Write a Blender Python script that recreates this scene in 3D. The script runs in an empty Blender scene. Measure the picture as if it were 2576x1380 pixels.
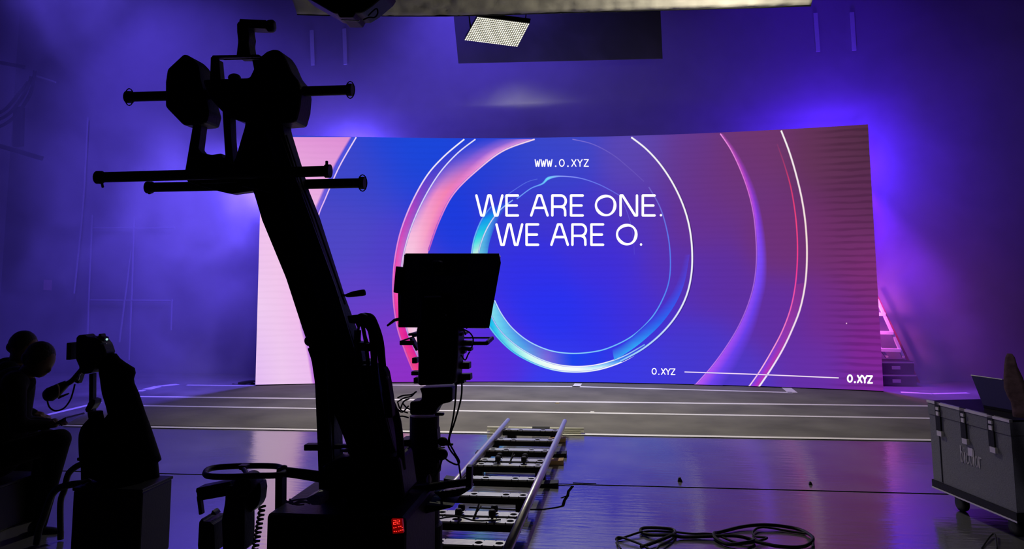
import bpy, bmesh, math, random
from mathutils import Vector, Matrix, noise
random.seed(7)
V = Vector
PI = math.pi
SC = bpy.context.scene
COL = SC.collection

# ------------------------------------------------------------------ camera
F = 1900.0; EYE = 1.67; PX, PY = 1288.0, 495.0; XV, HZ = 1520.0, 705.0
TH = math.atan((HZ - PY) / F)
ROLL = math.radians(-0.35)
PSI = math.atan((XV - PX) / F * math.cos(TH))
FW = V((-math.sin(PSI) * math.cos(TH), math.cos(PSI) * math.cos(TH), math.sin(TH)))
RT = V((math.cos(PSI), math.sin(PSI), 0))
UP = V((math.sin(PSI) * math.sin(TH), -math.cos(PSI) * math.sin(TH), math.cos(TH)))
cr, sr = math.cos(ROLL), math.sin(ROLL)
R2 = RT * cr + UP * sr
U2 = UP * cr - RT * sr
cam_data = bpy.data.cameras.new('camera')
cam = bpy.data.objects.new('camera', cam_data); COL.objects.link(cam)
cam_data.sensor_width = 36.0
cam_data.lens = F / 2576.0 * 36.0
cam_data.shift_x = 0.0
cam_data.shift_y = -(690.0 - PY) / 2576.0
cam_data.clip_end = 100
M = Matrix((R2, U2, -FW)).transposed().to_4x4()
M.translation = V((0, 0, EYE))
cam.matrix_world = M
SC.camera = cam

def ray(x, y):
    return FW + R2 * ((x - PX) / F) + U2 * (-(y - PY) / F)
def P(x, y, Y):                       # point at distance Y down the room
    d = ray(x, y); return V((0, 0, EYE)) + d * (Y / d.y)
def FL(x, y, z=0.0):                  # point at height z
    d = ray(x, y); return V((0, 0, EYE)) + d * ((z - EYE) / d.z)
def S(px, Y): return px * Y / F       # size of px at Y

# ------------------------------------------------------------------ world, exposure, lights
w = bpy.data.worlds.new('world'); SC.world = w; w.use_nodes = True
bg = w.node_tree.nodes['Background']
bg.inputs[0].default_value = (0.25, 0.2, 0.6, 1); bg.inputs[1].default_value = 0.006
SC.view_settings.view_transform = 'Standard'; SC.view_settings.look = 'None'
SC.view_settings.exposure = 0.0; SC.view_settings.gamma = 1.0
SC.view_settings.use_curve_mapping = False
SC.cycles.volume_step_rate = 1.5
SC.cycles.volume_max_steps = 64
SC.cycles.max_bounces = 6
SC.cycles.sample_clamp_indirect = 3.0
SC.cycles.use_denoising = True

def light(name, kind, loc, energy, color, target=None, **kw):
    d = bpy.data.lights.new(name, kind); d.energy = energy; d.color = color
    for k, v in kw.items(): setattr(d, k, v)
    o = bpy.data.objects.new(name, d); COL.objects.link(o); o.location = loc
    if target is not None:
        o.rotation_euler = (V(target) - V(loc)).to_track_quat('-Z', 'Y').to_euler()
    return o
BLUE = (0.085, 0.018, 1.0)
VIO = (0.135, 0.085, 1.0)
# blue floods standing behind the two ends of the screen
light('flood_left', 'POINT', (-5.35, 12.45, 3.3), 70, VIO, shadow_soft_size=0.12)
light('flood_right', 'POINT', (3.80, 12.40, 3.5), 230, BLUE, shadow_soft_size=0.10)
light('flood_behind_left', 'POINT', (-4.5, 12.95, 3.85), 105, VIO, shadow_soft_size=0.12)
SP = dict(spot_blend=1.0, shadow_soft_size=0.3)  # next three spots: added overhead fill for the back wall, no fixtures there
light('wall_fill_left', 'SPOT', (-9.0, 10.3, 8.3), 1450, VIO, (-7.6, 13.3, 3.0), spot_size=1.5, **SP)
light('wall_fill_top', 'SPOT', (-2.5, 11.0, 8.6), 1200, VIO, (-1.5, 13.3, 4.6), spot_size=1.6, **SP)
light('wall_fill_top_right', 'SPOT', (3.0, 11.0, 8.6), 200, BLUE, (3.5, 13.3, 4.4), spot_size=1.5, **SP)
light('floor_flood_left', 'SPOT', (-5.45, 12.5, 3.7), 1900, VIO, (-9.0, 8.5, 0.0), spot_size=2.0, spot_blend=0.8, shadow_soft_size=0.06)
light('floor_flood_right', 'SPOT', (3.86, 12.5, 3.4), 1300, (0.17, 0.015, 1.0), (4.9, 11.5, 0.0), spot_size=0.85, spot_blend=0.9, shadow_soft_size=0.06)
light('magenta_uplight', 'POINT', (4.0, 12.5, 1.15), 32, (1.0, 0.16, 0.70), shadow_soft_size=0.04)
# the warm LED panel over the stage
PANEL_Y = 10.3
pc = P(1252, 80, PANEL_Y)
light('panel_light', 'SPOT', pc + V((0.0, -0.06, -0.12)), 1000, (1.0, 0.95, 0.76), (-0.8, 9.9, 0.0), spot_size=2.1, spot_blend=0.9, shadow_soft_size=0.0)
light('case_fill_light', 'SPOT', (0.6, 1.2, 4.2), 100, (0.85, 0.82, 1.0), (3.3, 5.4, 0.4), spot_size=0.75, spot_blend=1.0, shadow_soft_size=0.3)  # added fill aimed at the grey case, no known lamp

# ------------------------------------------------------------------ materials
def lin(c):
    return tuple(((v / 255.) / 12.92 if v / 255. <= 0.04045 else ((v / 255. + 0.055) / 1.055) ** 2.4) for v in c[:3])
def mat(name, col, rough=0.6, metal=0.0, spec=0.5, bump=0.0, bscale=40, var=0.0, emit=None, estr=1.0):
    m = bpy.data.materials.new(name); m.use_nodes = True
    nt = m.node_tree; b = nt.nodes['Principled BSDF']
    b.inputs['Base Color'].default_value = (*col, 1)
    b.inputs['Roughness'].default_value = rough
    b.inputs['Metallic'].default_value = metal
    b.inputs['Specular IOR Level'].default_value = spec
    if emit:
        b.inputs['Emission Color'].default_value = (*emit, 1); b.inputs['Emission Strength'].default_value = estr
    n = nt.nodes.new('ShaderNodeTexNoise'); n.inputs['Scale'].default_value = bscale; n.inputs['Detail'].default_value = 4
    g = nt.nodes.new('ShaderNodeTexCoord'); nt.links.new(g.outputs['Object'], n.inputs['Vector'])
    if bump:
        bp = nt.nodes.new('ShaderNodeBump'); bp.inputs['Strength'].default_value = bump; bp.inputs['Distance'].default_value = 0.01
        nt.links.new(n.outputs['Fac'], bp.inputs['Height']); nt.links.new(bp.outputs['Normal'], b.inputs['Normal'])
    if var:
        mx = nt.nodes.new('ShaderNodeMix'); mx.data_type = 'RGBA'
        mx.inputs[6].default_value = (*[c * (1 - var) for c in col], 1); mx.inputs[7].default_value = (*[min(1, c * (1 + var)) for c in col], 1)
        nt.links.new(n.outputs['Fac'], mx.inputs[0]); nt.links.new(mx.outputs[2], b.inputs['Base Color'])
    return m
BLACKM = mat('black_painted_metal', (0.006, 0.006, 0.008), 0.5, 0.0, 0.18, 0.15, 60, 0.3)
BLACKP = mat('black_plastic', (0.006, 0.006, 0.007), 0.5, 0.0, 0.2, 0.1, 90, 0.2)
BLACKF = mat('black_cloth', (0.006, 0.005, 0.007), 0.95, 0.0, 0.1, 0.5, 30, 0.3)
RUBBER = mat('black_rubber', (0.008, 0.008, 0.009), 0.6, 0, 0.3)
SKIN = mat('skin', (0.09, 0.045, 0.03), 0.6, 0, 0.3)
HAIR = mat('dark_hair', (0.012, 0.009, 0.008), 0.7, 0, 0.3, 0.6, 80)
STEEL = mat('rail_metal', (0.55, 0.54, 0.52), 0.38, 0.85, 0.5, 0.1, 20, 0.15)
PLATE = mat('tie_plate_metal', (0.42, 0.41, 0.38), 0.4, 0.7, 0.5, 0.1, 25, 0.2)
WHITEP = mat('white_pipe', (0.75, 0.73, 0.6), 0.45)
TAPE = mat('white_tape', (0.93, 0.91, 0.84), 0.5)
WOOD = mat('plywood', (0.36, 0.22, 0.11), 0.7, 0, 0.2, 0.2, 30, 0.25)
GREYC = mat('grey_laminate', (0.16, 0.155, 0.18), 0.6, 0, 0.3, 0.25, 120, 0.35)
EDGE = mat('brushed_aluminium_edge', (0.6, 0.58, 0.52), 0.4, 0.6)
LADM = mat('ladder_aluminium', (0.92, 0.9, 0.92), 0.5, 0.0)
CLOTH = mat('grey_diffusion_cloth', (0.46, 0.44, 0.40), 0.9, 0, 0.1, 0.6, 8, 0.15)
FLAGM = mat('dark_grey_fabric', (0.13, 0.13, 0.13), 0.9, 0, 0.1)
LCD = mat('screen_glass', (0.055, 0.048, 0.09), 0.12, 0, 0.6)
YEL = mat('yellow_ring', (0.75, 0.6, 0.2), 0.4)
DULL = mat('dull_tube', (0.42, 0.38, 0.48), 0.8)
PAPER = mat('pinkish_paper', (0.85, 0.45, 0.6), 0.8)
MARK = mat('pale_wall_strip', (0.75, 0.72, 0.8), 0.8)
REDM = mat('red_led_segment', (0.2, 0, 0), 0.5, emit=(1.0, 0.03, 0.02), estr=1.6)
REDB = mat('red_display_glass', (0.1, 0, 0), 0.3, emit=(1.0, 0.0, 0.0), estr=0.12)
WOOL = mat('mottled_fabric', (0.14, 0.08, 0.08), 0.95, 0, 0.1, 0.8, 25, 0.7)

def em(name, col, s=1.0):
    m = bpy.data.materials.new(name); m.use_nodes = True; nt = m.node_tree; nt.nodes.clear()
    e = nt.nodes.new('ShaderNodeEmission'); o = nt.nodes.new('ShaderNodeOutputMaterial')
    e.inputs[0].default_value = (*col, 1); e.inputs[1].default_value = s
    nt.links.new(e.outputs[0], o.inputs[0]); return m
TEXTW = em('lit_white_lettering', (1.0, 0.95, 0.98), 1.15)
BULB = em('led_lens', (1.0, 0.96, 0.72), 1.7)

# floor: near concrete with a worn satin finish
def concrete(name, base, r0, r1, ior, bumpd, spec_scale, stretch=(1, 1, 1)):
    m = bpy.data.materials.new(name); m.use_nodes = True; nt = m.node_tree; b = nt.nodes['Principled BSDF']
    N = nt.nodes.new; L = nt.links.new
    tc = N('ShaderNodeTexCoord'); n1 = N('ShaderNodeTexNoise'); n1.inputs['Scale'].default_value = 1.4; n1.inputs['Detail'].default_value = 7
    n2 = N('ShaderNodeTexNoise'); n2.inputs['Scale'].default_value = spec_scale; n2.inputs['Detail'].default_value = 5
    L(tc.outputs['Object'], n1.inputs['Vector']); mpg = N('ShaderNodeMapping'); mpg.inputs['Scale'].default_value = stretch; L(tc.outputs['Object'], mpg.inputs['Vector']); L(mpg.outputs[0], n2.inputs['Vector'])
    mr = N('ShaderNodeMapRange'); mr.inputs[1].default_value = 0.3; mr.inputs[2].default_value = 0.7
    mr.inputs[3].default_value = r0; mr.inputs[4].default_value = r1
    L(n1.outputs['Fac'], mr.inputs[0]); L(mr.outputs[0], b.inputs['Roughness'])
    cr_ = N('ShaderNodeValToRGB'); cr_.color_ramp.elements[0].position = 0.3; cr_.color_ramp.elements[1].position = 0.72
    cr_.color_ramp.elements[0].color = (*[c * 0.7 for c in base], 1); cr_.color_ramp.elements[1].color = (*[c * 1.25 for c in base], 1)
    L(n1.outputs['Fac'], cr_.inputs[0]); L(cr_.outputs[0], b.inputs['Base Color'])
    bp = N('ShaderNodeBump'); bp.inputs['Strength'].default_value = 0.5; bp.inputs['Distance'].default_value = bumpd
    L(n2.outputs['Fac'], bp.inputs['Height']); L(bp.outputs['Normal'], b.inputs['Normal'])
    b.inputs['IOR'].default_value = ior
    return m
FLOORM = concrete('satin_concrete', (0.15, 0.145, 0.15), 0.11, 0.2, 5.0, 0.006, 1.0, (4, 22, 1))
MATM = concrete('matt_grey_floor', (0.17, 0.16, 0.145), 0.85, 0.95, 1.25, 0.004, 14)
WALLM = mat('painted_wall', (0.34, 0.30, 0.38), 0.9, 0, 0.15, 0.3, 3, 0.12)
CEILM = mat('dark_ceiling', (0.03, 0.03, 0.04), 0.9, 0, 0.1)
GAPM = mat('floor_gap', (0.004, 0.004, 0.005), 0.9, 0, 0.0)

# ------------------------------------------------------------------ mesh kit
class MB:
    def __init__(s): s.bm = bmesh.new()
    def hexa(s, p):                     # 8 points: bottom ring 4, top ring 4
        v = [s.bm.verts.new(q) for q in p]
        for f in ((3, 2, 1, 0), (4, 5, 6, 7), (0, 1, 5, 4), (1, 2, 6, 5), (2, 3, 7, 6), (3, 0, 4, 7)):
            s.bm.faces.new([v[i] for i in f])
        return s
    def box(s, c, d, rot=None, bev=0.0):
        m = (rot or Matrix.Identity(3)); c = V(c)
        q = [c + m @ V((sx * d[0] / 2, sy * d[1] / 2, sz * d[2] / 2)) for sz in (-1, 1) for sx, sy in ((-1, -1), (1, -1), (1, 1), (-1, 1))]
        if bev:
            t = bmesh.new(); v = [t.verts.new(p) for p in q]
            for f in ((3, 2, 1, 0), (4, 5, 6, 7), (0, 1, 5, 4), (1, 2, 6, 5), (2, 3, 7, 6), (3, 0, 4, 7)): t.faces.new([v[i] for i in f])
            bmesh.ops.bevel(t, geom=t.edges[:], offset=bev, segments=2, affect='EDGES', profile=0.5)
            s.merge(t)
        else: s.hexa(q)
        return s
    def merge(s, t):
        mp = {}
        for v in t.verts: mp[v] = s.bm.verts.new(v.co)
        for f in t.faces:
            try: s.bm.faces.new([mp[v] for v in f.verts])
            except ValueError: pass
        t.free()
    def prism(s, pts, ext, bev=0.0):    # planar outline pts (world) extruded by vector ext
        t = bmesh.new(); a = [t.verts.new(p) for p in pts]; b = [t.verts.new(V(p) + V(ext)) for p in pts]; n = len(pts)
        t.faces.new(a); t.faces.new(b[::-1])
        for i in range(n): t.faces.new([a[i], b[i], b[(i + 1) % n], a[(i + 1) % n]])
        bmesh.ops.recalc_face_normals(t, faces=t.faces[:])
        if bev: bmesh.ops.bevel(t, geom=t.edges[:], offset=bev, segments=2, affect='EDGES', profile=0.5, clamp_overlap=True)
        s.merge(t); return s
    def px(s, pts, Y, d, bev=0.006):    # outline given in photo px at distance Y, thickness d (centred)
        # pts give the outer silhouette of the finished solid: allow for its own thickness
        k = d / 2 / Y; xs = [p[0] for p in pts]; ys = [p[1] for p in pts]; o = []
        def fit(v, lo, hi, vp):
            a, b = (lo, hi); f = (v - a) / (b - a) if b > a else .5
            if hi <= vp: na, nb = a + k * (vp - a), b - k * (vp - b)
            elif lo >= vp: na, nb = a + k * (a - vp), b - k * (b - vp)
            else: na, nb = a + k * (vp - a), b - k * (b - vp)
            if nb - na < 0.5 * (b - a): return v
            return na + (nb - na) * f
        pts = [(fit(x, min(xs), max(xs), XV), fit(y, min(ys), max(ys), HZ)) for x, y in pts]
        q = [P(x, y, Y) - V((0, d / 2, 0)) for x, y in pts]; return s.prism(q, (0, d, 0), bev)
    def bar(s, x0, y0, x1, y1, wpx, Y, d=None, w2=None, bev=0.004, Y2=None):
        a = P(x0, y0, Y); b = P(x1, y1, Y2 or Y); ax = (b - a).normalized(); w1 = S(wpx, Y); w2 = S(w2 if w2 else wpx, Y2 or Y); d = d or w1
        side = ax.cross(V((0, 1, 0)))
        if side.length < 1e-3: side = V((1, 0, 0))
        side.normalize(); up = side.cross(ax).normalized()
        q = []
        for c, ww in ((a, w1), (b, w2)):
            for sx, sy in ((-1, -1), (1, -1), (1, 1), (-1, 1)): q.append(c + side * sx * ww / 2 + up * sy * d / 2)
        t = bmesh.new(); v = [t.verts.new(p) for p in q]
        for f in ((3, 2, 1, 0), (4, 5, 6, 7), (0, 1, 5, 4), (1, 2, 6, 5), (2, 3, 7, 6), (3, 0, 4, 7)): t.faces.new([v[i] for i in f])
        if bev: bmesh.ops.bevel(t, geom=t.edges[:], offset=bev, segments=2, affect='EDGES', profile=0.5)
        s.merge(t); return s
    def tube(s, pts, r, n=10, smooth=0, cap=True):
        pts = [V(p) for p in pts]; rs = r if isinstance(r, (list, tuple)) else [r] * len(pts)
        if smooth:
            o, ro = [], []
            for i in range(len(pts) - 1):
                p0, p1, p2, p3 = pts[max(i - 1, 0)], pts[i], pts[i + 1], pts[min(i + 2, len(pts) - 1)]
                for k in range(smooth):
                    t = k / smooth
                    o.append(0.5 * ((2 * p1) + (p2 - p0) * t + (2 * p0 - 5 * p1 + 4 * p2 - p3) * t * t + (3 * p1 - p0 - 3 * p2 + p3) * t ** 3))
                    ro.append(rs[i] * (1 - t) + rs[i + 1] * t)
            o.append(pts[-1]); ro.append(rs[-1]); pts, rs = o, ro
        rings = []; nrm = None
        for i, p in enumerate(pts):
            tg = (pts[min(i + 1, len(pts) - 1)] - pts[max(i - 1, 0)])
            if tg.length < 1e-9: tg = V((0, 0, 1))
            tg.normalize()
            if nrm is None:
                nrm = tg.cross(V((0, 0, 1)) if abs(tg.z) < 0.9 else V((1, 0, 0))).normalized()
            else:
                nrm = (nrm - tg * nrm.dot(tg))
                nrm = nrm.normalized() if nrm.length > 1e-6 else tg.orthogonal().normalized()
            bi = tg.cross(nrm)
            rings.append([s.bm.verts.new(p + (nrm * math.cos(2 * PI * k / n) + bi * math.sin(2 * PI * k / n)) * rs[i]) for k in range(n)])
        for a, b in zip(rings, rings[1:]):
            for k in range(n): s.bm.faces.new([a[k], a[(k + 1) % n], b[(k + 1) % n], b[k]])
        if cap: s.bm.faces.new(rings[0][::-1]); s.bm.faces.new(rings[-1])
        return s
    def pt(s, pts, rpx, Y, n=10, smooth=4):   # tube through photo px
        q = [P(p[0], p[1], Y + (p[2] if len(p) > 2 else 0)) for p in pts]
        r = [S(a, Y) for a in rpx] if isinstance(rpx, (list, tuple)) else S(rpx, Y)
        return s.tube(q, r, n, smooth)
    def ell(s, c, r, rot=None, u=20, v=12):
        m = rot or Matrix.Identity(3); c = V(c)
        if isinstance(r, (int, float)): r = (r, r, r)
        top = s.bm.verts.new(c + m @ V((0, 0, r[2]))); bot = s.bm.verts.new(c + m @ V((0, 0, -r[2]))); rings = []
        for j in range(1, v):
            a = PI * j / v
            rings.append([s.bm.verts.new(c + m @ V((r[0] * math.sin(a) * math.cos(2 * PI * k / u), r[1] * math.sin(a) * math.sin(2 * PI * k / u), r[2] * math.cos(a)))) for k in range(u)])
        for k in range(u):
            s.bm.faces.new([top, rings[0][k], rings[0][(k + 1) % u]]); s.bm.faces.new([bot, rings[-1][(k + 1) % u], rings[-1][k]])
            for a, b in zip(rings, rings[1:]): s.bm.faces.new([a[k], b[k], b[(k + 1) % u], a[(k + 1) % u]])
        return s
    def lathe(s, c, prof, axis=(0, 0, 1), n=24):     # prof: (r, h) along axis
        ax = V(axis).normalized(); a = ax.orthogonal().normalized(); b = ax.cross(a); c = V(c)
        rings = [[s.bm.verts.new(c + ax * h + (a * math.cos(2 * PI * k / n) + b * math.sin(2 * PI * k / n)) * max(r, 1e-4)) for k in range(n)] for r, h in prof]
        for p, q in zip(rings, rings[1:]):
            for k in range(n): s.bm.faces.new([p[k], p[(k + 1) % n], q[(k + 1) % n], q[k]])
        s.bm.faces.new(rings[0][::-1]); s.bm.faces.new(rings[-1]); return s
    def loft(s, rows, n=28, fold=0.0, fq=5):         # rows: (centre, half width vector, half depth vector)
        rings = []
        for i, (c, hw, hd) in enumerate(rows):
            ring = []
            for k in range(n):
                a = 2 * PI * k / n
                f = 1 + fold * math.sin(fq * a + i * 0.25) * (0.4 + 0.6 * abs(math.sin(a)))
                ring.append(s.bm.verts.new(c + hw * math.cos(a) + hd * math.sin(a) * f))
            rings.append(ring)
        for p, q in zip(rings, rings[1:]):
            for k in range(n): s.bm.faces.new([p[k], p[(k + 1) % n], q[(k + 1) % n], q[k]])
        s.bm.faces.new(rings[0][::-1]); s.bm.faces.new(rings[-1]); return s
    def build(s, name, m, parent=None, smooth=False):
        bmesh.ops.recalc_face_normals(s.bm, faces=s.bm.faces[:])
        if parent is not None:
            o_ = ORG[parent.name]
            for v in s.bm.verts: v.co -= o_
            org = o_
        else:
            xs = [v.co.x for v in s.bm.verts]; ys = [v.co.y for v in s.bm.verts]; zs = [v.co.z for v in s.bm.verts]
            org = V(((min(xs) + max(xs)) / 2, (min(ys) + max(ys)) / 2, min(zs)))
            for v in s.bm.verts: v.co -= org
        me = bpy.data.meshes.new(name); s.bm.to_mesh(me); s.bm.free(); me.materials.append(m)
        if smooth:
            for p in me.polygons: p.use_smooth = True
        o = bpy.data.objects.new(name, me); COL.objects.link(o)
        if parent is not None: o.parent = parent
        else: o.location = org
        ORG[o.name] = org
        return o
ORG = {}
def thing(name, label, cat, loc, group=None):
    o = bpy.data.objects.new(name, None); COL.objects.link(o); o.location = loc; o.empty_display_size = 0.1
    ORG[o.name] = V(loc); o['label'] = label; o['category'] = cat
    if group: o['group'] = group
    return o
def tag(o, label, cat, group=None):
    o['label'] = label; o['category'] = cat
    if group: o['group'] = group
    return o
def struct(o): o['kind'] = 'structure'; return o

# ------------------------------------------------------------------ room
XL, XR, YN, YF, HT = -11.5, 9.5, -3.0, 13.3, 9.0
struct(MB().box(((XL + XR) / 2, (YN + YF) / 2, -0.05), (XR - XL + 1, YF - YN + 1, 0.1)).build('floor', FLOORM))
struct(MB().box(((XL + XR) / 2, (YN + YF) / 2, HT + 0.05), (XR - XL + 1, YF - YN + 1, 0.1)).build('ceiling', CEILM))
struct(MB().box(((XL + XR) / 2, YF + 0.1, HT / 2), (XR - XL + 0.4, 0.2, HT)).build('wall_back', WALLM))
struct(MB().box((XL - 0.1, (YN + YF) / 2, HT / 2), (0.2, YF - YN + 0.4, HT)).build('wall_left', WALLM))
struct(MB().box((XR + 0.1, (YN + YF) / 2, HT / 2), (0.2, YF - YN + 0.4, HT)).build('wall_right', CEILM))
struct(MB().box(((XL + XR) / 2, YN - 0.1, HT / 2), (XR - XL + 0.4, 0.2, HT)).build('wall_front', CEILM))
# matt grey stage floor, a thin covering that ends at the third tape line
struct(MB().box(((XL + XR) / 2, (8.52 + YF) / 2, 0.003), (XR - XL, YF - 8.52, 0.006)).build('trim_1', MATM))
# expansion joint across the near floor and the crack beside the track
struct(MB().box((-1.2, 6.45, 0.0012), (17.0, 0.016, 0.0024)).build('trim_2', GAPM))
def ribbon(pts, wd, z0=0.0, th=0.0024, mb=None):
    mb = mb or MB()
    for a, b in zip(pts, pts[1:]):
        a = V((a[0], a[1], 0)); b = V((b[0], b[1], 0)); d = (b - a).normalized(); n = V((-d.y, d.x, 0)) * wd / 2
        mb.hexa([a - n + V((0, 0, z0)), b - n + V((0, 0, z0)), b + n + V((0, 0, z0)), a + n + V((0, 0, z0)), a - n + V((0, 0, z0 + th)), b - n + V((0, 0, z0 + th)), b + n + V((0, 0, z0 + th)), a + n + V((0, 0, z0 + th))])
    return mb
crk = [(1180, 1276), (1225, 1278), (1290, 1282), (1365, 1281), (1400, 1276), (1416, 1272), (1420, 1258), (1428, 1246), (1430, 1235), (1441, 1222)]
struct(ribbon([FL(x, y)[:2] for x, y in crk], 0.022).build('trim_3', GAPM))
for i, q in enumerate([[(1441, 1222), (1390, 1219)], [(1441, 1214), (1500, 1216)], [(1428, 1246), (1412, 1252)]]):
    struct(ribbon([FL(x, y)[:2] for x, y in q], 0.014).build('trim_%d' % (i + 4), GAPM))

# ------------------------------------------------------------------ tape lines
def tape(pts, wd, label):
    tag(ribbon([FL(x, y)[:2] for x, y in pts], wd, 0.0065, 0.0015).build('floor_tape', TAPE), label, 'tape')
tape([(340, 998), (2345, 1022)], 0.10, 'white tape line across the grey stage floor, farthest full-width line before the big screen')
tape([(345, 1021), (2345, 1053)], 0.085, 'white tape line across the stage floor, middle one of the three full-width lines')
tape([(160, 1071), (2345, 1108)], 0.085, 'white tape line along the front edge of the grey stage floor')
tape([(980, 969), (1450, 973), (1994, 988)], 0.09, 'short white tape line close to the foot of the big screen')
tape([(1455, 965), (1449, 974)], 0.12, 'tiny white tape tick at the foot of the screen, left one of two')
tape([(1976, 974), (1994, 988)], 0.14, 'tiny slanted white tape tick at the foot of the screen, right one of two')
tape([(60, 1058), (250, 1013)], 0.09, 'slanted white tape line on the purple floor beside the jacket-covered tripod')
tape([(368, 980), (400, 972), (447, 967)], 0.16, 'thick slanted white tape on the purple floor left of the screen')
tape([(470, 969), (640, 971)], 0.07, 'thin white tape line running to the lower left screen corner')
tape([(350, 985), (360, 982)], 0.10, 'loose scrap of white tape at the end of the thick slanted tape')
tape([(2266, 987), (2345, 991), (2436, 989)], 0.10, 'thin bright tape line on purple floor right of the ladder')

# ------------------------------------------------------------------ LED screen
scrpix = [(645, 970), (720, 968), (880, 966), (1060, 964), (1250, 963), (1450, 963), (1600, 965), (1800, 969.5), (1970, 976), (2100, 981), (2225, 987)]
plan = [(FL(*p).x, FL(*p).y) for p in scrpix]
# smooth the plan by a least squares parabola fit Y = a + b x + c x^2
def polyfit(ps, n=3):
    A = [[sum(p[0] ** (i + j) for p in ps) for j in range(n)] for i in range(n)]; B = [sum(p[1] * p[0] ** i for p in ps) for i in range(n)]
    for i in range(n):
        k = A[i][i]
        for j in range(i, n): A[i][j] /= k
        B[i] /= k
        for r in range(n):
            if r != i:
                f = A[r][i]
                for j in range(i, n): A[r][j] -= f * A[i][j]
                B[r] -= f * B[i]
    return B
PA = polyfit(plan)
SX0, SX1 = plan[0][0], plan[-1][0]
SZ0 = 0.02
def sy(x): return PA[0] + PA[1] * x + PA[2] * x * x
def ztop(x): return 4.06 + 0.012 * (0 - x)
def onscreen(px_, py_, off=0.0):        # artwork point on the curved screen face
    d = ray(px_, py_); t = 12.0 / d.y
    for _ in range(8):
        x = d.x * t; t = (sy(x) - off) / d.y
    return V((d.x * t, d.y * t, EYE + d.z * t))
scr = thing('led_screen', 'huge curved video wall showing white lettering and glowing blue and pink rings', 'screen', (-0.8, sy(-0.8), 0))
NX, NZ = 180, 72
ctrl = [((650, 550), (238, 200, 240)), ((650, 960), (232, 190, 240)), ((790, 340), (225, 150, 215)), ((700, 750), (240, 196, 238)), ((745, 930), (235, 195, 238)), ((770, 420), (240, 170, 225))]
ctrl = [((700, 700), (60, 60, 200)), ((900, 450), (62, 70, 200)), ((1000, 390), (28, 68, 216)), ((1080, 360), (22, 72, 220)), ((860, 600), (78, 72, 196)), ((900, 760), (95, 66, 200)), ((950, 850), (118, 56, 200)), ((900, 960), (140, 50, 200)), ((1010, 940), (150, 46, 196)),
        ((1000, 650), (80, 62, 200)), ((1130, 560), (14, 58, 224)), ((1200, 420), (28, 60, 215)), ((1300, 400), (46, 70, 208)), ((1400, 380), (64, 76, 196)), ((1400, 430), (52, 62, 208)), ((1300, 520), (62, 52, 200)), ((1450, 560), (66, 50, 202)), ((1600, 540), (84, 52, 180)), ((1600, 400), (92, 72, 178)), ((1520, 650), (60, 44, 220)),
        ((1350, 680), (48, 46, 232)), ((1380, 780), (30, 50, 244)), ((1500, 800), (44, 48, 236)), ((1250, 900), (84, 44, 216)), ((1150, 950), (110, 44, 210)), ((1400, 950), (52, 62, 240)), ((1600, 950), (56, 58, 232)), ((1600, 780), (66, 46, 214)), ((1700, 700), (86, 48, 180)), ((1750, 560), (104, 50, 140)), ((1720, 420), (102, 54, 136)),
        ((1840, 450), (108, 52, 124)), ((1800, 700), (92, 46, 160)), ((1750, 900), (70, 54, 204)), ((1700, 950), (66, 58, 214)), ((1900, 380), (112, 54, 108)), ((1960, 600), (112, 50, 116)), ((1950, 800), (96, 46, 160)), ((1850, 950), (80, 56, 200)), ((2080, 380), (100, 52, 86)), ((2170, 340), (76, 42, 62)), ((2170, 500), (92, 44, 82)),
        ((2100, 600), (112, 48, 104)), ((2200, 700), (124, 46, 112)), ((2100, 800), (112, 44, 138)), ((2050, 930), (100, 48, 170)), ((2210, 860), (134, 36, 142)), ((2200, 960), (124, 40, 158))]
CL = [(p, lin(c)) for p, c in ctrl]
LDISC = [(893, 345), (850, 420), (815, 500), (797, 545), (772, 640), (762, 740), (768, 820), (783, 880), (797, 967)]
def leftx(y):
    for a, b in zip(LDISC, LDISC[1:]):
        if a[1] <= y <= b[1]: return a[0] + (b[0] - a[0]) * (y - a[1]) / (b[1] - a[1])
    return LDISC[0][0] if y < 345 else LDISC[-1][0]
def bgc(x, y):
    s = 0; c = [0, 0, 0]
    for (a, b), l in CL:
        d = (x - a) ** 2 + (y - b) ** 2; wgt = 1 / (d * d + 4e7)
        s += wgt
        for k in range(3): c[k] += l[k] * wgt
    return [v / s for v in c]
def topx(co):                            # world -> photo px
    d = V(co) - V((0, 0, EYE)); z = d.dot(FW); return (PX + F * d.dot(R2) / z, PY - F * d.dot(U2) / z)
sb = bmesh.new(); cl = sb.verts.layers.float_color.new('shade')
def sv(co, c): v = sb.verts.new(V(co) - ORG[scr.name]); v[cl] = (c[0], c[1], c[2], 1); return v
grid = []
for i in range(NX + 1):
    x = SX0 + (SX1 - SX0) * i / NX; row = []
    for j in range(NZ + 1):
        z = SZ0 + (ztop(x) - SZ0) * j / NZ; co = (x, sy(x), z); p = topx(co); row.append(sv(co, bgc(*p)))
    grid.append(row)
for i in range(NX):
    for j in range(NZ): sb.faces.new([grid[i][j], grid[i + 1][j], grid[i + 1][j + 1], grid[i][j + 1]])
def cat(pts, k=8):
    o = []
    for i in range(len(pts) - 1):
        p0, p1, p2, p3 = pts[max(i - 1, 0)], pts[i], pts[i + 1], pts[min(i + 2, len(pts) - 1)]
        for q in range(k):
            t = q / k
            o.append(tuple(0.5 * ((2 * b) + (c - a) * t + (2 * a - 5 * b + 4 * c - d) * t * t + (3 * b - a - 3 * c + d) * t ** 3) for a, b, c, d in zip(p0, p1, p2, p3)))
    o.append(tuple(pts[-1])); return o
LAY = [0.004]
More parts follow.
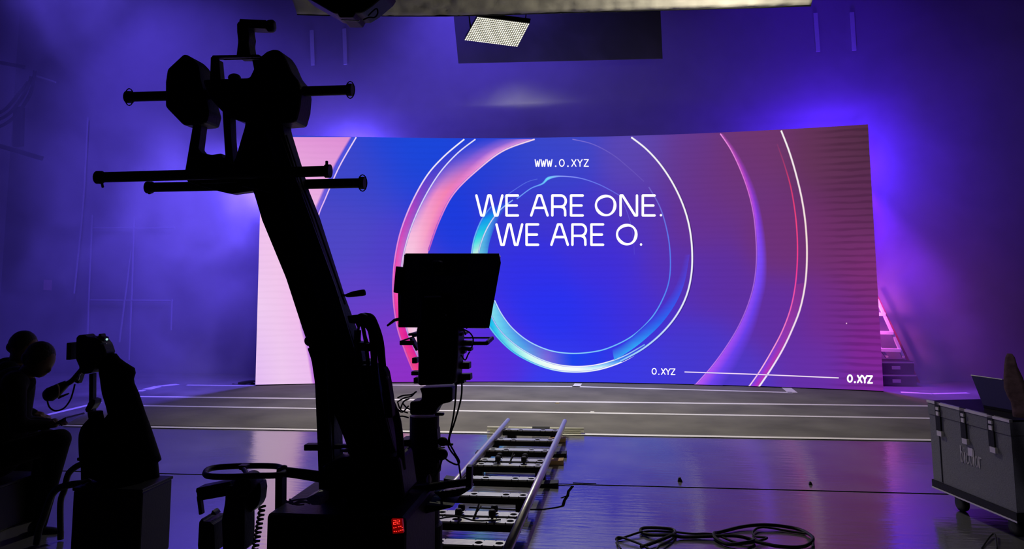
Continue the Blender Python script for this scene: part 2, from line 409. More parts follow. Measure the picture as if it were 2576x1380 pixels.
def band(A, B, cols, k=8, raw=False):
    """band between outline A and outline B (same count). cols: per control row a list of (r,g,b,alpha) across."""
    LAY[0] += 0.0012
    a, b = (A, B) if raw else (cat(A, k), cat(B, k)); n = len(cols[0]); rows = []
    for i in range(len(a)):
        u = i / (len(a) - 1) * (len(cols) - 1); i0 = min(int(u), len(cols) - 2) if len(cols) > 1 else 0; f = u - i0
        c0 = cols[i0]; c1 = cols[min(i0 + 1, len(cols) - 1)]; r = []
        for j in range(n):
            t = j / (n - 1); x = a[i][0] * (1 - t) + b[i][0] * t; y = a[i][1] * (1 - t) + b[i][1] * t
            cc = [c0[j][m] * (1 - f) + c1[j][m] * f for m in range(4)]; l = lin(cc); g = bgc(x, y); al = cc[3]
            co = onscreen(x, y, LAY[0]); co.z = min(max(co.z, SZ0), ztop(co.x)); co.x = min(max(co.x, SX0), SX1)
            r.append(sv(co, [g[m] * (1 - al) + l[m] * al for m in range(3)]))
        rows.append(r)
    for p, q in zip(rows, rows[1:]):
        for j in range(n - 1): sb.faces.new([p[j], p[j + 1], q[j + 1], q[j]])
def line(A, w, cols, k=8):
    """thin line, soft on both sides; A: (x,y) ; cols (r,g,b,alpha) list along"""
    a = cat(A, k); L_, R_ = [], []
    ws = w if isinstance(w, (list, tuple)) else [w] * len(A)
    for i, p in enumerate(a):
        q0 = a[max(i - 1, 0)]; q1 = a[min(i + 1, len(a) - 1)]; dx, dy = q1[0] - q0[0], q1[1] - q0[1]; l = math.hypot(dx, dy) or 1
        u = i / (len(a) - 1) * (len(ws) - 1); i0 = min(int(u), len(ws) - 2); ww = ws[i0] + (ws[i0 + 1] - ws[i0]) * (u - i0)
        nx, ny = -dy / l * ww, dx / l * ww
        L_.append((p[0] - nx, p[1] - ny)); R_.append((p[0] + nx, p[1] + ny))
    cc = []
    for c in cols:
        cc.append([(c[0], c[1], c[2], 0), (*c[:3], c[3] * 0.85), (*c[:3], c[3]), (*c[:3], c[3] * 0.85), (c[0], c[1], c[2], 0)])
    if len(cc) == 1: cc = cc * 2
    band(L_, R_, cc, raw=True)
# pink area at the left end
band([(640, y) for x, y in LDISC], [(x - 14, y) for x, y in LDISC], [[(232, 165, 222, 1), (226, 150, 216, 1), (222, 142, 212, 1)], [(240, 190, 236, 1), (246, 196, 232, 1), (240, 185, 232, 1)], [(240, 204, 242, 1), (240, 200, 238, 1), (242, 190, 236, 1)], [(228, 188, 244, 1), (238, 200, 240, 1), (236, 190, 240, 1)]])
band([(x - 14, y) for x, y in LDISC], [(x + 4, y) for x, y in LDISC], [[(222, 142, 212, 1), (70, 70, 215, 1), (60, 80, 225, 1), (60, 70, 200, 0)], [(240, 185, 232, 1), (170, 120, 220, 1), (150, 100, 220, 1), (70, 70, 200, 0)], [(242, 190, 236, 1), (200, 130, 225, 1), (190, 110, 220, 1), (90, 60, 200, 0)]])
line([(x + 3, y) for x, y in LDISC], 2.2, [(250, 225, 255, 1), (235, 170, 250, .9), (215, 120, 230, .7)])
# magenta rim and wide pink ring
L1 = [(1168, 350), (1118, 392), (1075, 440), (1038, 505), (1010, 575), (995, 640), (989, 700), (990, 760), (1000, 825), (1018, 880), (1038, 930)]
L2 = [(1196, 350), (1150, 386), (1105, 436), (1066, 500), (1035, 570), (1015, 640), (1008, 700), (1009, 760), (1022, 825), (1044, 880), (1070, 935)]
L3 = [(1345, 350), (1268, 378), (1205, 424), (1142, 486), (1105, 555), (1078, 630), (1068, 700), (1070, 760), (1085, 825), (1115, 880), (1160, 935)]
band(L1, L2, [[(30, 66, 215, 0.3), (40, 60, 205, 0.6)], [(70, 60, 210, .6), (80, 66, 200, .8)], [(190, 60, 190, 1), (130, 80, 200, 1)], [(240, 70, 170, 1), (200, 110, 210, 1)], [(238, 60, 160, 1), (250, 100, 190, 1)], [(240, 50, 150, 1), (210, 20, 150, 1)], [(240, 80, 120, 1), (225, 40, 150, 1)]])
band(L2, L3, [[(30, 60, 212, .2), (60, 70, 215, .7), (120, 96, 215, 1), (225, 150, 225, 1)], [(80, 74, 210, 1), (110, 90, 215, 1), (160, 100, 215, 1), (246, 160, 222, 1)], [(150, 110, 225, 1), (240, 140, 200, 1), (245, 130, 180, 1), (238, 120, 205, 1)],
              [(246, 190, 225, 1), (248, 180, 215, 1), (248, 160, 200, 1), (230, 110, 190, 1)], [(248, 210, 235, 1), (250, 215, 235, 1), (240, 190, 225, 1), (240, 190, 225, 1)], [(248, 205, 232, 1), (248, 214, 236, 1), (240, 196, 228, 1), (230, 150, 200, 1)],
              [(246, 170, 200, 1), (240, 200, 230, 1), (200, 120, 220, .8), (140, 60, 210, .2)], [(200, 60, 160, .8), (160, 50, 190, .5), (130, 46, 205, .1), (110, 44, 210, 0)]])
line(L1, 2.4, [(255, 250, 255, 1), (250, 240, 255, 1), (240, 150, 230, 1), (255, 120, 200, .9), (255, 130, 200, .7), (255, 90, 140, .8)])
line(L2, 2.2, [(240, 235, 255, 1), (230, 220, 255, 1), (255, 225, 245, .8), (255, 225, 245, .6), (255, 225, 245, .2)])
line(L3[:6], 2.4, [(255, 225, 240, 1), (255, 205, 235, 1), (255, 150, 210, .9), (210, 90, 190, .8)])
# cyan ring
CO = [(1236, 519), (1213, 550), (1196, 590), (1188, 625), (1185, 665), (1190, 710), (1202, 760), (1222, 806), (1250, 846), (1290, 884), (1340, 912), (1390, 929), (1440, 935), (1490, 932), (1535, 921), (1580, 902), (1625, 872)]
CM = [(1290, 503), (1258, 528), (1232, 562), (1214, 600), (1204, 640), (1205, 690), (1214, 735), (1232, 785), (1256, 828), (1296, 866), (1345, 896), (1392, 914), (1440, 921), (1488, 919), (1532, 909), (1574, 893), (1622, 866)]
CI = [(1300, 500), (1272, 526), (1250, 560), (1234, 600), (1226, 640), (1224, 685), (1230, 720), (1246, 765), (1272, 806), (1308, 842), (1352, 868), (1396, 884), (1440, 889), (1486, 886), (1530, 876), (1570, 862), (1618, 840)]
band(CM, CI, [[(30, 70, 230, 0), (40, 60, 225, 0)], [(60, 140, 235, .7), (40, 60, 225, 0)], [(80, 190, 235, 1), (40, 110, 220, .8)], [(110, 200, 225, 1), (70, 160, 220, .9)], [(120, 210, 225, 1), (100, 190, 225, 1)],
              [(150, 235, 235, 1), (120, 215, 235, 1)], [(110, 215, 240, 1), (90, 180, 240, 1)], [(90, 180, 235, 1), (70, 120, 230, 1)], [(130, 110, 220, 1), (110, 90, 220, 1)], [(30, 70, 235, 1), (24, 66, 240, 1)], [(30, 60, 240, .6), (30, 60, 240, .6)], [(40, 60, 235, 0), (40, 60, 235, 0)], [(40, 60, 235, 0), (40, 60, 235, 0)]])
band(CO, CM, [[(30, 70, 240, .1), (30, 80, 240, .3)], [(20, 160, 240, 1), (20, 140, 235, 1)], [(60, 225, 230, 1), (20, 200, 225, 1)], [(215, 245, 235, 1), (190, 235, 225, 1)], [(150, 235, 240, 1), (90, 210, 230, 1)],
              [(10, 190, 225, 1), (20, 180, 220, 1)], [(10, 180, 235, 1), (40, 200, 240, 1)], [(60, 205, 230, 1), (150, 235, 240, 1)], [(190, 250, 240, 1), (225, 255, 248, 1)], [(248, 255, 250, 1), (250, 255, 250, 1)], [(250, 255, 252, 1), (240, 255, 250, 1)], [(235, 255, 252, 1), (90, 200, 250, 1)], [(60, 170, 248, 0.9), (30, 100, 240, .6)], [(40, 90, 240, .0), (40, 70, 235, .0)]])
line(CO, 2.2, [(90, 150, 255, .8), (120, 220, 255, .8), (235, 255, 250, .8), (120, 240, 245, .8), (70, 220, 245, .9), (230, 255, 250, .9), (255, 255, 255, 1), (255, 255, 255, 1)])
line(CM, 2.0, [(150, 190, 255, .9), (230, 250, 255, .9), (200, 240, 240, .7), (190, 250, 255, .6), (200, 250, 255, .8), (255, 255, 255, .9), (255, 255, 255, 1), (150, 235, 255, .5)])
# thin inner circle
line([(1300, 500), (1335, 474), (1364, 462), (1380, 448), (1410, 443), (1460, 448), (1510, 465), (1560, 492)], [1.8, 1.8, 2.5, 4.5, 2.2, 1.8, 1.8, 1.6], [(120, 170, 255, .9), (110, 165, 255, .9), (110, 225, 255, 1), (150, 160, 255, .9), (110, 130, 245, .8), (110, 120, 245, .6)])
line([(1262, 500), (1290, 480), (1325, 458), (1352, 450)], 1.5, [(110, 140, 250, .6), (110, 140, 250, .3)])
line([(1560, 492), (1580, 540), (1592, 590), (1596, 640)], 1.3, [(120, 120, 240, .5), (110, 100, 235, .15)])
line([(1632, 470), (1660, 520), (1678, 580), (1686, 640), (1684, 700), (1668, 750), (1638, 800), (1590, 845), (1530, 875), (1480, 886), (1430, 888), (1380, 880), (1330, 858), (1290, 826), (1262, 790), (1244, 755)], 2.0,
     [(150, 140, 240, .3), (90, 130, 250, .9), (80, 140, 255, .9), (100, 190, 255, .95), (130, 210, 255, 1), (160, 220, 255, 1), (190, 230, 255, .9), (210, 250, 255, .9)])
line([(1440, 350), (1490, 362), (1540, 388), (1580, 420), (1620, 456)], 1.6, [(150, 130, 220, .7), (140, 120, 215, .3), (130, 110, 210, .2)])
# blue crescent inside the white arc
band([(1735, 640), (1722, 710), (1700, 762), (1665, 812), (1620, 855), (1580, 885), (1545, 905)], [(1722, 640), (1705, 705), (1678, 755), (1640, 800), (1600, 838), (1570, 862), (1540, 878)],
     [[(90, 60, 210, .6), (90, 55, 200, 0)], [(60, 80, 240, .9), (70, 60, 220, .2)], [(40, 110, 245, 1), (40, 70, 235, .3)], [(50, 170, 250, 1), (30, 90, 242, .3)], [(60, 190, 255, .6), (30, 80, 240, 0)]])
WA = [(1588, 345), (1625, 374), (1660, 412), (1692, 460), (1718, 515), (1734, 570), (1741, 630), (1739, 690), (1726, 745), (1700, 795), (1662, 840), (1615, 878), (1560, 908)]
line([(x + 3, y + 1) for x, y in WA], 2.0, [(20, 10, 50, .8), (20, 10, 60, .5)])
line(WA, 2.8, [(255, 252, 255, 1), (255, 255, 255, 1), (255, 255, 255, 1), (230, 240, 255, 1), (150, 220, 255, .9)])
# violet crescent
VA = [(1812, 336), (1838, 375), (1862, 425), (1882, 480), (1895, 535), (1901, 590), (1903, 650), (1897, 710), (1882, 765), (1858, 820), (1828, 870), (1790, 922), (1747, 970)]
VB = [(1820, 336), (1852, 378), (1880, 428), (1902, 482), (1916, 537), (1925, 592), (1930, 652), (1928, 712), (1916, 768), (1900, 825), (1878, 875), (1850, 925), (1818, 970)]
band(VA, VB, [[(220, 90, 200, .9), (160, 70, 160, .6), (120, 55, 120, 0)], [(215, 80, 215, .9), (150, 60, 190, .7), (112, 50, 120, 0)], [(190, 80, 240, 1), (130, 60, 230, .8), (110, 50, 130, 0)], [(130, 80, 255, 1), (120, 70, 245, .9), (110, 50, 150, 0)],
              [(150, 80, 250, 1), (110, 66, 240, .9), (100, 46, 160, 0)], [(170, 80, 245, 1), (110, 66, 245, .8), (86, 50, 180, 0)], [(190, 90, 245, 1), (120, 70, 250, .8), (76, 56, 205, 0)]])
line(VA, 2.0, [(250, 150, 235, 1), (235, 120, 235, .8), (190, 120, 255, .6), (200, 120, 250, .6), (225, 130, 250, .9)])
# red line, white arc, pink band between them
RA = [(1955, 362), (1972, 410), (1988, 465), (1999, 525), (2005, 585), (2006, 650), (2001, 715), (1989, 775), (1968, 832), (1940, 885), (1910, 935), (1884, 972)]
WB = [(1965, 328), (1985, 380), (2003, 440), (2018, 505), (2027, 570), (2030, 640), (2026, 710), (2013, 775), (1992, 830), (1968, 880), (1938, 930), (1908, 974)]
band(RA[6:], WB[6:], [[(150, 50, 140, .5), (150, 50, 140, .3)], [(160, 50, 170, .8), (150, 60, 170, .7)], [(110, 60, 225, 1), (190, 50, 160, 1)], [(110, 60, 235, 1), (200, 50, 180, 1)]])
line(RA, 2.2, [(140, 60, 110, .4), (230, 60, 110, .8), (255, 70, 130, 1), (255, 60, 150, 1), (250, 110, 190, 1), (255, 170, 225, 1), (255, 220, 250, 1)])
line(WB, 2.9, [(255, 250, 250, 1), (255, 240, 245, 1), (255, 235, 225, 1), (255, 235, 240, 1), (255, 225, 250, 1), (255, 245, 255, 1)])
line([(1722, 935), (1900, 941), (2110, 950)], 1.8, [(240, 225, 255, 1), (255, 225, 255, 1), (255, 240, 255, 1)])
line([(2128, 813), (2131, 813)], 2.2, [(255, 200, 240, 1)], 2)
me = bpy.data.meshes.new('display_face'); sb.to_mesh(me); sb.free()
m = bpy.data.materials.new('video_image'); m.use_nodes = True; nt = m.node_tree; nt.nodes.clear()
N = nt.nodes.new; L = nt.links.new
at = N('ShaderNodeVertexColor'); at.layer_name = 'shade'
e = N('ShaderNodeEmission'); e.inputs[1].default_value = 1.0; out = N('ShaderNodeOutputMaterial')
# camera moire put into the emission: faint dark rows that grow stronger towards the right end
tc = N('ShaderNodeTexCoord'); sp = N('ShaderNodeSeparateXYZ'); L(tc.outputs['Object'], sp.inputs[0])
mp = N('ShaderNodeMapping'); mp.inputs['Scale'].default_value = (1.2, 1, 11); L(tc.outputs['Object'], mp.inputs['Vector'])
nz = N('ShaderNodeTexNoise'); nz.inputs['Scale'].default_value = 1.6; nz.inputs['Detail'].default_value = 3; L(mp.outputs[0], nz.inputs['Vector'])
wv = N('ShaderNodeMath'); wv.operation = 'MULTIPLY'; wv.inputs[1].default_value = 62.0; L(sp.outputs['Z'], wv.inputs[0])
ad = N('ShaderNodeMath'); ad.operation = 'MULTIPLY_ADD'; L(nz.outputs['Fac'], ad.inputs[0]); ad.inputs[1].default_value = 5.0; L(wv.outputs[0], ad.inputs[2])
sn = N('ShaderNodeMath'); sn.operation = 'SINE'; L(ad.outputs[0], sn.inputs[0])
s2 = N('ShaderNodeMapRange'); s2.inputs[1].default_value = -0.2; s2.inputs[2].default_value = 1; s2.inputs[3].default_value = 0; s2.inputs[4].default_value = 1; L(sn.outputs[0], s2.inputs[0])
mk = N('ShaderNodeMapRange'); mk.inputs[1].default_value = 4.05; mk.inputs[2].default_value = 4.45; mk.inputs[3].default_value = 0.03; mk.inputs[4].default_value = 0.26; L(sp.outputs['X'], mk.inputs[0])
mm = N('ShaderNodeMath'); mm.operation = 'MULTIPLY'; L(s2.outputs[0], mm.inputs[0]); L(mk.outputs[0], mm.inputs[1])
iv = N('ShaderNodeMath'); iv.operation = 'SUBTRACT'; iv.inputs[0].default_value = 1; L(mm.outputs[0], iv.inputs[1])
L(at.outputs[0], e.inputs[0]); L(iv.outputs[0], e.inputs[1]); L(e.outputs[0], out.inputs[0])
me.materials.append(m)
o = bpy.data.objects.new('display_face', me); COL.objects.link(o); o.parent = scr
fb = MB()
for i in range(60):
    xa = SX0 + (SX1 - SX0) * i / 60; xb = SX0 + (SX1 - SX0) * (i + 1) / 60
    y0, y1 = sy(xa), sy(xb)
    fb.hexa([V((xa, y0 + .006, .0)), V((xb, y1 + .006, .0)), V((xb, y1 + .11, .0)), V((xa, y0 + .11, .0)), V((xa, y0 + .006, ztop(xa))), V((xb, y1 + .006, ztop(xb))), V((xb, y1 + .11, ztop(xb))), V((xa, y0 + .11, ztop(xa)))])
fb.build('cabinet', BLACKM, scr)

# lettering, drawn as strokes on the curved face
def glyph(ch):
    arc = lambda cx, cy, rx, ry, a0, a1, n=14: [(cx + rx * math.cos(math.radians(a0 + (a1 - a0) * i / n)), cy + ry * math.sin(math.radians(a0 + (a1 - a0) * i / n))) for i in range(n + 1)]
    G = {'W': [[(0, 1), (.19, 0), (.28, 0), (.46, 1), (.54, 1), (.72, 0), (.81, 0), (1, 1)]],
         'w': [[(0, 1), (.22, 0), (.3, 0), (.46, .78), (.54, .78), (.7, 0), (.78, 0), (1, 1)]],
         'E': [[(1, 1), (0, 1), (0, 0), (1, 0)], [(0, .5), (.9, .5)]],
         'A': [[(0, 0), (.4, 1), (.6, 1), (1, 0)], [(.17, .38), (.83, .38)]],
         'R': [[(0, 0), (0, 1), (.6, 1)] + arc(.62, .72, .36, .28, 90, -90) + [(0, .44)], [(.62, .44), (.85, .38), (.93, .25), (.94, 0)]],
         'N': [[(0, 0), (0, 1), (.12, 1), (.88, 0), (1, 0), (1, 1)]],
         'O': [arc(.5, .5, .5, .5, 0, 360, 40)],
         '.': [[(.5, .01), (.5, .012)]],
         'X': [[(0, 0), (1, 1)], [(0, 1), (1, 0)]],
         'Y': [[(0, 1), (.5, .48), (1, 1)], [(.5, .48), (.5, 0)]],
         'Z': [[(0, 1), (1, 1), (0, 0), (1, 0)]],
         'b': [[(0, 1.25), (0, 0)], arc(.45, .4, .45, .4, 180, -180, 20)],
         'i': [[(.5, .8), (.5, 0)], [(.5, 1.15), (.5, 1.16)]],
         'c': [arc(.5, .4, .5, .4, 45, 315, 18)],
         'o': [arc(.5, .4, .5, .4, 0, 360, 24)],
         'l': [[(.5, 1.25), (.5, 0)]],
         'r': [[(0, .8), (0, 0)], [(0, .55), (.3, .8), (.9, .78)]],
         '2': [[(0, 1), (1, 1), (1, .5), (0, .5), (0, 0), (1, 0)]]}
    return G[ch]
def strokes(mb, ch, x0, x1, yt, yb, w, mapf, wmul=None):
    for st in glyph(ch):
        q = [(x0 + (x1 - x0) * a, yb + (yt - yb) * b) for a, b in st]
        for a, b in zip(q, q[1:]):
            dx, dy = b[0] - a[0], b[1] - a[1]; l = math.hypot(dx, dy) or 1e-6; nx, ny = -dy / l * w / 2, dx / l * w / 2
            mb.bm.faces.new([mb.bm.verts.new(mapf(*p)) for p in ((a[0] - nx, a[1] - ny), (b[0] - nx, b[1] - ny), (b[0] + nx, b[1] + ny), (a[0] + nx, a[1] + ny))])
        for a in q:
            mb.bm.faces.new([mb.bm.verts.new(mapf(a[0] + w / 2 * math.cos(2 * PI * k / 10), a[1] + w / 2 * math.sin(2 * PI * k / 10))) for k in range(10)])
def Z2(x, y): return (1150 + x / 4.293, 440 + y / 4.293)
onl = lambda x, y: onscreen(x, y, 0.055)
lt = MB()
def word(items, yt, yb, w):
    for ch, a, b in items:
        (xa, ya), (xb, yb_) = Z2(a, yt), Z2(b, yb)
        if ch == 'O':
            cx, cy = (xa + xb) / 2, (ya + yb_) / 2; R_ = (xb - xa) / 2 + 3; n = 48; ro, ri = [], []
            for k in range(n):
                t = 2 * PI * k / n
                ri_ = R_ - 5.2 - 2.6 * (0.5 + 0.5 * math.cos(3 * t + 0.6)) * (1.0)
                ro.append((cx + R_ * math.cos(t), cy - R_ * math.sin(t))); ri.append((cx + ri_ * math.cos(t) * 1.0, cy - ri_ * math.sin(t)))
            vo = [lt.bm.verts.new(onl(*p)) for p in ro]; vi = [lt.bm.verts.new(onl(*p)) for p in ri]
            for k in range(n): lt.bm.faces.new([vo[k], vo[(k + 1) % n], vi[(k + 1) % n], vi[k]])
        else: strokes(lt, ch, xa, xb, ya, yb_, w, onl)
word([('W', 208, 488), ('E', 533, 656), ('A', 800, 977), ('R', 1028, 1176), ('E', 1230, 1356), ('O', 1500, 1708), ('N', 1765, 1942), ('E', 2005, 2132), ('.', 2190, 2212)], 221, 436, 6.2)
def finish(t):
    global lt
    o_ = lt.build('lettering', TEXTW, scr); lt = MB()
finish(1)
word([('W', 425, 702), ('E', 750, 874), ('A', 1018, 1195), ('R', 1245, 1394), ('E', 1450, 1576), ('O', 1728, 1936), ('.', 1975, 1997)], 533, 752, 6.2)
finish(2)
def Z6(x, y): return (1320 + x / 14.31, 370 + y / 14.31)
for ch, a, b in [('w', 375, 545), ('w', 590, 760), ('w', 805, 980), ('.', 1090, 1140), ('O', 1250, 1420), ('.', 1530, 1580), ('X', 1695, 1845), ('Y', 1912, 2068), ('Z', 2140, 2290)]:
    (xa, ya), (xb, yb_) = Z6(a, 446), Z6(b, 686); strokes(lt, ch, xa, xb, ya, yb_, 2.5 if ch != '.' else 4.0, onl)
finish(3)
def small(x0, yt, x1, yb, w, dy=0):
    wd = (x1 - x0)
    for ch, a, b in [('O', 0, .18), ('.', .26, .33), ('X', .41, .57), ('Y', .61, .79), ('Z', .83, 1)]:
        strokes(lt, ch, x0 + wd * a, x0 + wd * b, yt + dy * a, yb + dy * a, w if ch != '.' else w * 1.3, onl)
small(1640.5, 926, 1698, 940.5, 2.4, 1.5); finish(4)
small(2132.5, 943, 2194, 960, 4.2, 3)
finish(5)

# ------------------------------------------------------------------ overhead: panel light, flag, cloth, near fixture
pl = thing('panel_light_fixture', 'glowing warm white LED panel light hanging over the stage', 'light', pc)
ca = [P(1201, 41, PANEL_Y - 0.34), P(1333, 58, PANEL_Y - 0.34), P(1302, 117, PANEL_Y + 0.32), P(1168, 100, PANEL_Y + 0.32)]
nn = (ca[1] - ca[0]).cross(ca[3] - ca[0]).normalized()
if nn.z > 0: nn = -nn
MB().hexa([c + nn * 0.0 for c in ca] + [c - nn * 0.07 for c in ca]).build('housing', BLACKP, pl)
lb = MB(); nu, nv = 26, 14
for i in range(nu):
    for j in range(nv):
        def q(u, v): return (ca[0] * (1 - u) + ca[1] * u) * (1 - v) + (ca[3] * (1 - u) + ca[2] * u) * v + nn * 0.008
        g = 0.17
        lb.bm.faces.new([lb.bm.verts.new(q((i + a) / nu, (j + b) / nv)) for a, b in ((g, g), (1 - g, g), (1 - g, 1 - g), (g, 1 - g))])
lb.build('led_array', BULB, pl)
yk = MB(); yk.tube([ca[0] * .5 + ca[3] * .5, (ca[0] + ca[3]) * .5 + V((-.05, 0, .4)), (ca[1] + ca[2]) * .5 + V((.05, 0, .4)), (ca[1] + ca[2]) * .5], 0.012)
yk.build('yoke', BLACKM, pl)

fy = 11.6
fl_ = thing('black_flag', 'dark rectangular fabric flag hanging behind the glowing panel light', 'flag', P(1400, 158, fy))
MB().px([(1139, 20), (1660, -10), (1667, 148), (1153, 160)], fy, 0.03, 0.003).build('fabric', FLAGM, fl_)
MB().pt([(1133, 22), (1662, -12)], 4, fy, smooth=0).build('top_rail', BLACKM, fl_)

cy_ = 6.2
cb = bmesh.new(); rows = []
edge = [(748, 34), (800, 36), (900, 37), (1000, 38), (1120, 38), (1250, 35), (1400, 30), (1560, 26), (1700, 22), (1900, 17), (2040, 12)]
def ey(x):
    for a, b in zip(edge, edge[1:]):
        if a[0] <= x <= b[0]: return a[1] + (b[1] - a[1]) * (x - a[0]) / (b[0] - a[0])
mbc = MB(); n = 150; R1, R2_ = [], []
for i in range(n + 1):
    x = 748 + (2040 - 748) * i / n; r = []
    for j in range(15):
        base = P(x, ey(x), cy_)
        p = base + V((0, -0.035 * j, 0.022 * j))
        dz = 0.014 * noise.noise(V((x / 60., j * 0.9, 0))) + 0.010 * noise.noise(V((x / 22. + j * .6, j * 1.7, 3)))
        p += V((0, dz * 1.6, dz if j else dz * .3)); r.append(mbc.bm.verts.new(p))
    R1.append(r)
for a, b in zip(R1, R1[1:]):
    for j in range(14): mbc.bm.faces.new([a[j], b[j], b[j + 1], a[j + 1]])
clo = thing('overhead_cloth', 'wrinkled grey cloth stretched over the stage along the top of the picture', 'fabric', P(1394, 30, cy_))
co_ = mbc.build('cloth', CLOTH, clo, True)
sm = co_.modifiers.new('thickness', 'SOLIDIFY'); sm.thickness = 0.006
MB().tube([P(x, ey(x) + 1.5, cy_ + .012) for x in range(748, 2041, 34)], 0.009, 8).build('hem_pipe', BLACKM, clo)
light('cloth_fill', 'AREA', (1.1, 5.3, 3.75), 26, (1.0, 0.92, 0.72), (0.8, 6.1, 3.95), size=0.4)  # added unseen fill that brightens the cloth, separate from the panel

fx = thing('hanging_lamp', 'black trapezoid lamp housing hanging at the top above the crane', 'light', P(880, 58, 4.4))
MB().px([(745, -12), (1000, -12), (990, 2), (950, 32), (925, 46), (848, 47), (760, 2)], 4.4, 0.2, 0.012).build('housing', BLACKP, fx)
MB().px([(846, 44), (922, 44), (910, 57), (856, 57)], 4.4, 0.2, 0.006).build('lens_mount', BLACKM, fx)
MB().pt([(914, 50), (928, 44), (942, 44), (950, 34), (948, 22), (938, 28), (926, 40)], 2.2, 4.3).build('cable', RUBBER, fx)
MB().bar(858, 50, 905, 52, 3.5, 4.28).build('trim_ring', STEEL, fx)

# ------------------------------------------------------------------ back wall furniture
wy = YF - 0.03
wl = 'pale vertical strip high on the back wall, '
for (a, b, c, d, t) in [(784, 76, 787, 164, 'left one of the pair beside the crane head'), (866, 72, 869, 162, 'right one of the pair beside the crane head'), (2051, 33, 2058, 130, 'left one of the pair above the screen right end'), (2143, 31, 2149, 127, 'right one of the pair above the screen right end')]:
    tag(MB().bar(a, b, c, d, 10, wy, 0.03).build('wall_strip', MARK), wl + t, 'strip')
tag(MB().px([(110, 703), (131, 704), (130, 730), (109, 729)], wy, 0.012, 0).build('notice_sheet', PAPER), 'small pink notice sheet on the hazy left part of the back wall', 'notice')
fr = thing('wall_frame', 'pale thin metal frame standing against the back wall left of the screen', 'frame', P(330, 890, wy))
for pts in ([(232, 540), (225, 700), (218, 895)], [(337, 545), (332, 720), (324, 905)], [(330, 630), (300, 860)], [(432, 752), (430, 830)], [(235, 574), (440, 572)], [(228, 755), (434, 756)]):
    MB().pt(pts, 2.6, wy - 0.02, 8, 0).build('tube', DULL, fr)
tag(MB().pt([(221, 295), (212, 470), (205, 560), (186, 738)], 2.6, wy - .03, 8, 0).build('wall_conduit', DULL), 'thin pale conduit running down the back wall near the pink notice', 'pipe')
tag(MB().pt([(90, 190), (140, 207)], 2.5, wy - .03, 8, 0).build('wall_rod', MARK), 'short pale rod high on the back wall near the cable hoops', 'rod')
br = thing('wall_bracket', 'dark steel bracket with a slanting arm at the upper left', 'bracket', P(50, 380, 12.2))
MB().bar(-30, 358, 105, 398, 12, 12.2, 0.08).build('arm', BLACKM, br)
MB().bar(48, 270, 46, 368, 24, 12.2, 0.1).build('post', BLACKM, br)
MB().bar(-30, 152, 60, 168, 9, 12.2, 0.08).build('upper_rail', BLACKM, br)
for k, (dx, lab) in enumerate(((0, 'outermost'), (14, 'middle'), (28, 'innermost'))):
    tag(MB().pt([(88 - dx * .6, 178 + dx), (76 - dx, 235), (40 - dx, 290 - dx * .5), (0 - dx, 318 - dx * .9), (-40, 325 - dx)], 4.5, 12.0, 8).build('cable_hoop', RUBBER), 'dark cable hanging in a hoop at the upper left, %s of three' % lab, 'cable', None)

# ladder and road cases right of the screen
LY = 12.75
ld = thing('step_ladder', 'aluminium step ladder lit pink behind the right end of the screen', 'ladder', P(2270, 965, LY))
for a, b in (((2206, 752), (2273, 899)), ((2120, 752), (2232, 899))):
    MB().bar(a[0], a[1], b[0], b[1], 6, LY, 0.05).build('rail', LADM, ld)
for (x0, x1, y) in ((2120, 2226, 790), (2140, 2246, 837), (2170, 2264, 881)):
    MB().bar(x0, y - 3, x1, y, 8, LY, 0.09).build('step', LADM, ld)
MB().bar(2205, 742, 2316, 972, 5, LY + 0.28, 0.04).build('rear_leg', mat('ladder_magenta_lit_leg', (0.5, 0.03, 0.06), 0.5), ld)  # red base colour stands in for magenta light on this leg
MB().bar(2299, 957, 2304, 972, 6, LY + .1, 0.05).build('foot', LADM, ld)
for (x0, x1, y0, y1, t) in ((2190, 2290, 906, 937, 'upper one of two stacked under the pink ladder'), (2186, 2296, 938, 971, 'lower one of two stacked under the pink ladder')):
    rc = thing('road_case', 'black road case, ' + t, 'case', P((x0 + x1) / 2, y1, LY - .1))
    a = P(x0, y1, LY - .05); b = P(x1, y0, LY - .05)
    MB().box(((a.x + b.x) / 2, LY + .02, (a.z + b.z) / 2), (b.x - a.x, .42, b.z - a.z - .01), None, .008).build('body', BLACKP, rc)
    MB().box(((a.x + b.x) / 2, LY - .195, b.z - .02), (b.x - a.x, .014, .02)).build('edge_trim', EDGE, rc)
    MB().box((a.x + (b.x - a.x) * .55, LY - .2, (a.z + b.z) / 2), (.12, .02, .05)).build('latch', EDGE, rc)
# dark cable heap at the left foot of the screen
tag(MB().pt([(585, 966), (600, 968), (625, 962), (640, 966), (618, 969), (600, 963), (640, 958), (645, 968), (560, 969)], 2.6, 12.0, 8).build('cable_heap', RUBBER), 'small heap of black cable at the lower left corner of the screen', 'cable')

# ------------------------------------------------------------------ dolly track
TZ = 0.15
tr = thing('dolly_track', 'silver camera dolly track with metal cross ties on the floor', 'track', (-0.85, 6.4, 0))
xl0, xl1, xr0, xr1 = -1.205, -1.08, -0.585, -0.46
Ya, Yb = 4.4, 8.42
def rx(side, Y):
    t = (Y - Ya) / (Yb - Ya); return (xl0 + (xl1 - xl0) * t) if side < 0 else (xr0 + (xr1 - xr0) * t)
for sd in (-1, 1):
    MB().tube([(rx(sd, Ya), Ya, TZ), (rx(sd, 6.1), 6.1, TZ), (rx(sd, Yb), Yb, TZ)], 0.024, 16).build('rail', STEEL, tr, True)
    MB().box(((rx(sd, Ya) + rx(sd, Yb)) / 2, (Ya + Yb) / 2, TZ - .045), (.008, Yb - Ya, .05), Matrix.Rotation(-math.atan((xl1 - xl0) / (Yb - Ya)), 3, 'Z')).build('rail_web', STEEL, tr)
